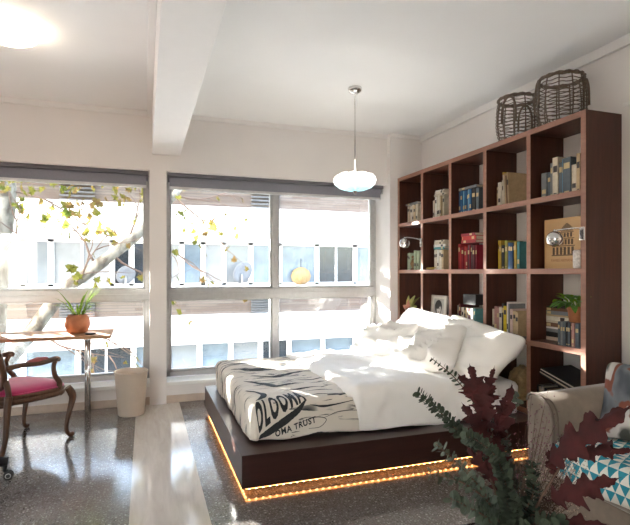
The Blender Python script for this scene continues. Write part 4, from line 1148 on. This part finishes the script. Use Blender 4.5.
euca([(0.785, 0.914, 0.701), (0.768, 0.92, 0.826), (0.738, 0.941, 0.901), (0.698, 0.976, 0.948), (0.661, 1.01, 0.988), (0.625, 1.054, 1.029)], 'long eucalyptus stem reaching left over the bed frame, bushy with a thin tip', .0125, .0075, .38, .0055, per=3)
euca([(0.79, 0.914, 0.701), (0.762, 0.90, 0.826), (0.728, 0.92, 0.891), (0.70, 0.95, 0.935), (0.672, .985, 0.966)], 'short bushy eucalyptus stem beside the longest one, in front of the bed frame', .012, .010, .40, .0055, per=3)
euca([(0.801, 0.93, 0.69), (0.802, 0.951, 0.832), (0.797, 0.995, 0.936), (0.781, 1.042, 0.991), (0.754, 1.084, 1.047), (0.712, 1.13, 1.094)], 'slender dark eucalyptus stem with its tip highest, across the white pillow', .010, .0065, .35, .0115)
euca([(0.755, 0.882, 0.723), (0.71, 0.866, 0.804), (0.661, 0.862, 0.87), (0.611, 0.868, 0.924), (0.568, 0.883, 0.965)], 'silvery eucalyptus stem with a pale feathery tip, low on the left', .011, .008, .36, .007, 'euca2')
euca([(0.732, 0.859, 0.733), (0.695, 0.818, 0.838), (0.674, 0.805, 0.911), (0.65, 0.802, 0.959), (0.618, 0.813, 0.988), (0.596, 0.821, 0.998)], 'eucalyptus stem packed like a rope, curving over to the left', .0105, .0085, .25, .0032, per=3)
euca([(0.777, 0.896, 0.712), (0.793, 0.911, 0.803), (0.79, 0.934, 0.886), (0.782, 0.958, 0.949), (0.773, 0.982, 0.986)], 'upright bushy eucalyptus stem just right of the burgundy leaves', .012, .009, .35, .005, 'euca2', per=3)
euca([(0.82, 0.945, 0.679), (0.848, 0.977, 0.79), (0.862, 1.025, 0.895), (0.887, 1.048, 0.962), (0.931, 1.054, 0.994)], 'eucalyptus stem leaning right, its tip near the sofa arm', .010, .0095, .45, .010, 'euca2')
euca([(0.73, 0.859, 0.74), (0.684, 0.854, 0.828), (0.631, 0.862, 0.878), (0.592, 0.875, 0.895), (0.55, 0.9, 0.901)], 'dark eucalyptus stem lying level in front of the amber light strip', .011, .008, .38, .008)
euca([(0.709, 0.835, 0.75), (0.661, 0.83, 0.814), (0.616, 0.835, 0.847), (0.572, 0.839, 0.872)], 'lowest eucalyptus stem spreading left over the terrazzo floor', .0115, .009, .40, .006)
euca([(0.715, 0.84, 0.75), (0.69, 0.83, 0.80), (0.665, 0.835, 0.825), (0.64, 0.845, 0.84)], 'short eucalyptus stem close above the vase rim on the left', .0125, .010, .40, .0045, per=3)
euca([(0.749, 0.863, 0.732), (0.762, 0.848, 0.804), (0.78, 0.842, 0.852), (0.793, 0.859, 0.908)], 'bushy eucalyptus stem in front of the pale dried flowers', .0125, .009, .38, .0045, per=3)
euca([(0.703, 0.816, 0.761), (0.713, 0.791, 0.808), (0.75, 0.778, 0.824), (0.782, 0.767, 0.82)], 'eucalyptus stem bending right close above the vase rim', .0125, .009, .38, .0045, 'euca', per=3)
euca([(0.74, 0.85, 0.74), (0.725, 0.832, 0.80), (0.715, 0.828, 0.845)], 'stubby eucalyptus stem standing in the middle of the vase', .014, .011, .45, .0035, 'euca', per=3)

def oak_leaf(mb, base, tip, W, face, nl=4, curl=.10, seed=0, n=44):
    base, tip = Vector(base), Vector(tip); ax = tip-base; L = ax.length; d = ax/L
    fdir = Vector(face); fdir = (fdir - d*fdir.dot(d)).normalized(); s = d.cross(fdir); rows = []
    r_ = random.Random(seed)
    lob = [[r_.uniform(.8, 1.2) for _ in range(nl+2)] for _ in (0, 1)]; ph = [r_.uniform(0, .3) for _ in (0, 1)]
    for k in range(n+1):
        t = k/n; env = (math.sin(PI*min(1, (t*.92+.06)))**.8)*(1.15-.35*t) if t > .08 else .05
        row = []
        for si, sg in ((0, 1), (1, -1)):
            x = t*nl+ph[si]; f = x % 1.0; i = int(x)
            saw = .27 + .73*(f**1.15) if f < .82 else .27 + .73*(.82**1.15)*(1-f)/.18
            w = W*env*saw*lob[si][min(i, nl+1)]
            sub = 1+.13*math.sin(t*nl*3*2*PI)
            w *= sub
            fw = .30*w
            for q in ((1, .5) if sg == 1 else (.5, 1)):
                row.append(base + d*(t*L*.9+fw*q) + s*sg*w*q + fdir*(curl*W*(q*q) * (1 if seed % 2 else -1) + .10*L*math.sin(PI*t)*.6 + .06*W*math.sin(t*17+q*4)))
        row.insert(2, base + d*t*L*.97 + fdir*(.06*L*math.sin(PI*t)))
        rows.append([mb.bm.verts.new(p) for p in row])
    for a, b in zip(rows, rows[1:]):
        for j in range(4):
            f = mb.bm.faces.new((a[j], a[j+1], b[j+1], b[j])); f.smooth = True
GR = 'branches of burgundy leaves in the vase'
def burg(ctrl, leaves, label):
    root = thing('burgundy_branch', label, 'foliage', tuple(MOUTH), group=GR)
    lo = rel(root); P = stem_pts(ctrl, 30)
    MB().tube(P, lerp_list([.0035, .003, .0015], 30), 6).build('stem', 'stem', root, lo)
    for i, (a, b, W, fc) in enumerate(leaves):
        m = MB(); oak_leaf(m, a, b, W, fc, 4 if (Vector(b)-Vector(a)).length > .1 else 3, seed=i+len(leaves)*3+int(abs(a[0])*1000))
        near = min(P, key=lambda p: (p-Vector(a)).length)
        m.tube([near, Vector(a), Vector(a)*.6+Vector(b)*.4], [.0014, .0014, .0008], 5)
        m.build('leaf', 'burg', root, lo)
cam_d = (-.62, -.78, .1)
burg([(0.787, 0.914, 0.701), (0.781, 0.916, 0.803), (0.757, 0.924, 0.916), (0.731, 0.933, 0.989), (0.716, 0.938, 1.048)],
     [((0.727, 0.934, 0.994), (0.693, 0.945, 1.12), .040, cam_d), ((0.720, 0.937, 1.025), (0.672, 0.963, 1.094), .022, (-.3, -.8, .5)), ((0.733, 0.943, 1.012), (0.777, 0.958, 1.105), .020, (-.8, -.5, .1)),
      ((0.733, 0.921, 0.96), (0.716, 0.928, 1.092), .040, (-.8, -.5, .2)), ((0.727, 0.93, 1.0), (0.748, 0.933, 1.075), .03, (-.5, -.85, .0)), ((0.757, 0.93, 0.93), (0.818, 0.946, 1.07), .030, (-.4, -.9, -.1)), ((.755, .93, .95), (.80, .945, 1.045), .024, (-.9, -.3, .1))],
     'upright branch of burgundy leaves, tallest in the vase, against the bed')
burg([(0.785, 0.914, 0.701), (0.748, 0.906, 0.801), (0.707, 0.899, 0.887), (0.678, 0.898, 0.93)],
     [((0.727, 0.913, 0.940), (0.662, 0.933, 1.035), .034, cam_d), ((0.739, 0.909, 0.897), (0.676, 0.919, 0.990), .036, (-.5, -.6, .6)), ((0.752, 0.904, 0.857), (0.755, 0.925, 0.966), .034, (-.8, -.5, .2)), ((0.718, 0.895, 0.865), (0.655, 0.908, 0.948), .024, (-.4, -.9, .0)), ((.745, .90, .83), (.705, .905, .915), .03, cam_d)],
     'lower branch of burgundy leaves behind the eucalyptus, left of the upright one')
burg([(0.753, 0.862, 0.734), (0.777, 0.833, 0.819), (0.795, 0.805, 0.891), (0.806, 0.78, 0.943)],
     [((0.781, 0.81, 0.919), (0.868, 0.672, 1.082), .050, (-.55, -.45, .7)), ((0.787, 0.808, 0.847), (0.856, 0.689, 0.936), .046, (-.6, -.6, .5)), ((0.803, 0.802, 0.895), (0.800, 0.823, 0.952), .020, cam_d), ((0.798, 0.783, 0.946), (0.868, 0.668, 0.992), .036, (-.3, -.4, .9)), ((0.771, 0.813, 0.800), (0.835, 0.696, 0.845), .030, (-.4, -.5, .8))],
     'branch of large burgundy leaves leaning right, in front of the sofa throw')

root = thing('dried_flower_spray', 'spray of tiny pinkish dried flowers in front of the sofa arm', 'dried flowers', tuple(MOUTH))
lo = rel(root); sm = MB(); bl1 = MB(); bl2 = MB(); rnd = random.Random(8)
def tiny(mb, p, r):
    v = [mb.bm.verts.new(p+Vector(q)*r) for q in ((1, 0, 0), (-1, 0, 0), (0, 1, 0), (0, -1, 0), (0, 0, 1), (0, 0, -1))]
    for a, b, c in ((0, 2, 4), (2, 1, 4), (1, 3, 4), (3, 0, 4), (2, 0, 5), (1, 2, 5), (3, 1, 5), (0, 3, 5)): mb.bm.faces.new((v[a], v[b], v[c]))
for cen, n, sp, bm_, r in (((.852, .850, .845), 620, (.030, .02, .034), bl1, .0017), ((.842, .885, .92), 200, (.032, .02, .034), bl2, .0016), ((.838, .90, .985), 70, (.03, .02, .03), bl2, .0015), ((.80, .89, .90), 90, (.03, .02, .03), bl2, .0016), ((.86, .84, .90), 120, (.035, .02, .03), bl1, .0015), ((.81, .83, .80), 140, (.025, .02, .03), bl1, .0016)):
    for k in range(n):
        p = Vector(cen)+Vector([rnd.gauss(0, s) for s in sp]); tiny(bm_, p, r*rnd.uniform(.7, 1.3))
        if k % 6 == 0:
            q = MOUTH+Vector((.02, -.005, -.02)); mid = q.lerp(p, .55)+Vector((rnd.gauss(0, .008), rnd.gauss(0, .008), .01))
            sm.tube([q, mid, p], [.0008, .0005, .0003], 3)
sm.build('stems', 'stem', root, lo)
o = bl1.build('blossoms', 'blossom', root, lo); o['kind'] = 'stuff'
o = bl2.build('blossoms', 'blossom2', root, lo); o['kind'] = 'stuff'; o['label'] = 'purple blossoms of the spray'
SKY_E = .85; SUN_E = 42; SUN_D = (.5, -1, -.325); EXPO = 1.95
# ------------------------------------------------------------------ light and camera
w = bpy.data.worlds.new('sky'); SC.world = w; w.use_nodes = True; nt = w.node_tree
sky = N(nt, 'ShaderNodeTexSky'); sky.sky_type = 'NISHITA'; sky.sun_disc = False
sky.sun_elevation = math.radians(32); sky.sun_rotation = math.radians(-110)
sky.dust_density = 1.5; sky.air_density = 1.0
bgn = nt.nodes['Background']; bgn.inputs['Strength'].default_value = SKY_E
hs = N(nt, 'ShaderNodeHueSaturation'); hs.inputs['Saturation'].default_value = .7
lk(nt, sky.outputs[0], hs.inputs['Color']); lk(nt, hs.outputs[0], bgn.inputs['Color'])
ld = bpy.data.lights.new('sun', 'SUN'); ld.energy = SUN_E; ld.angle = math.radians(.6); ld.color = (1, .95, .88)
so = bpy.data.objects.new('sun', ld); C.objects.link(so); so.location = (-3, 12, 8)
so.rotation_euler = Vector(SUN_D).to_track_quat('-Z', 'Y').to_euler()

cam = bpy.data.cameras.new('camera'); co = bpy.data.objects.new('camera', cam); C.objects.link(co)
co.location = (0, 0, 1.32); co.rotation_euler = (PI/2, 0, -math.atan2(.3256, .9455))
cam.sensor_width = 36; cam.lens = 494/630*36; cam.shift_y = 9.5/630; cam.clip_start = .05; cam.clip_end = 300
SC.camera = co
SC.view_settings.view_transform = 'Standard'; SC.view_settings.look = 'None'; SC.view_settings.gamma = 1
SC.view_settings.use_curve_mapping = False; SC.view_settings.exposure = EXPO
SC.cycles.max_bounces = 10; SC.cycles.diffuse_bounces = 6; SC.cycles.transparent_max_bounces = 16
SC.cycles.sample_clamp_indirect = 6; SC.cycles.use_denoising = True

# origins to each mesh's own middle
bpy.context.view_layer.update()
done = {}
for o in list(C.objects):
    if o.type != 'MESH' or o.data.users > 1 or o.children: continue
    if o.parent is None and o.location.length > 1e-6: continue
    co_ = [v.co for v in o.data.vertices]
    if not co_: continue
    lo_ = Vector([min(c[i] for c in co_) for i in range(3)]); hi_ = Vector([max(c[i] for c in co_) for i in range(3)])
    c = (lo_+hi_)/2
    if o.parent is None: c.z = lo_.z
    o.data.transform(Matrix.Translation(-c))
    o.location = o.location + (o.rotation_euler.to_matrix() @ c)
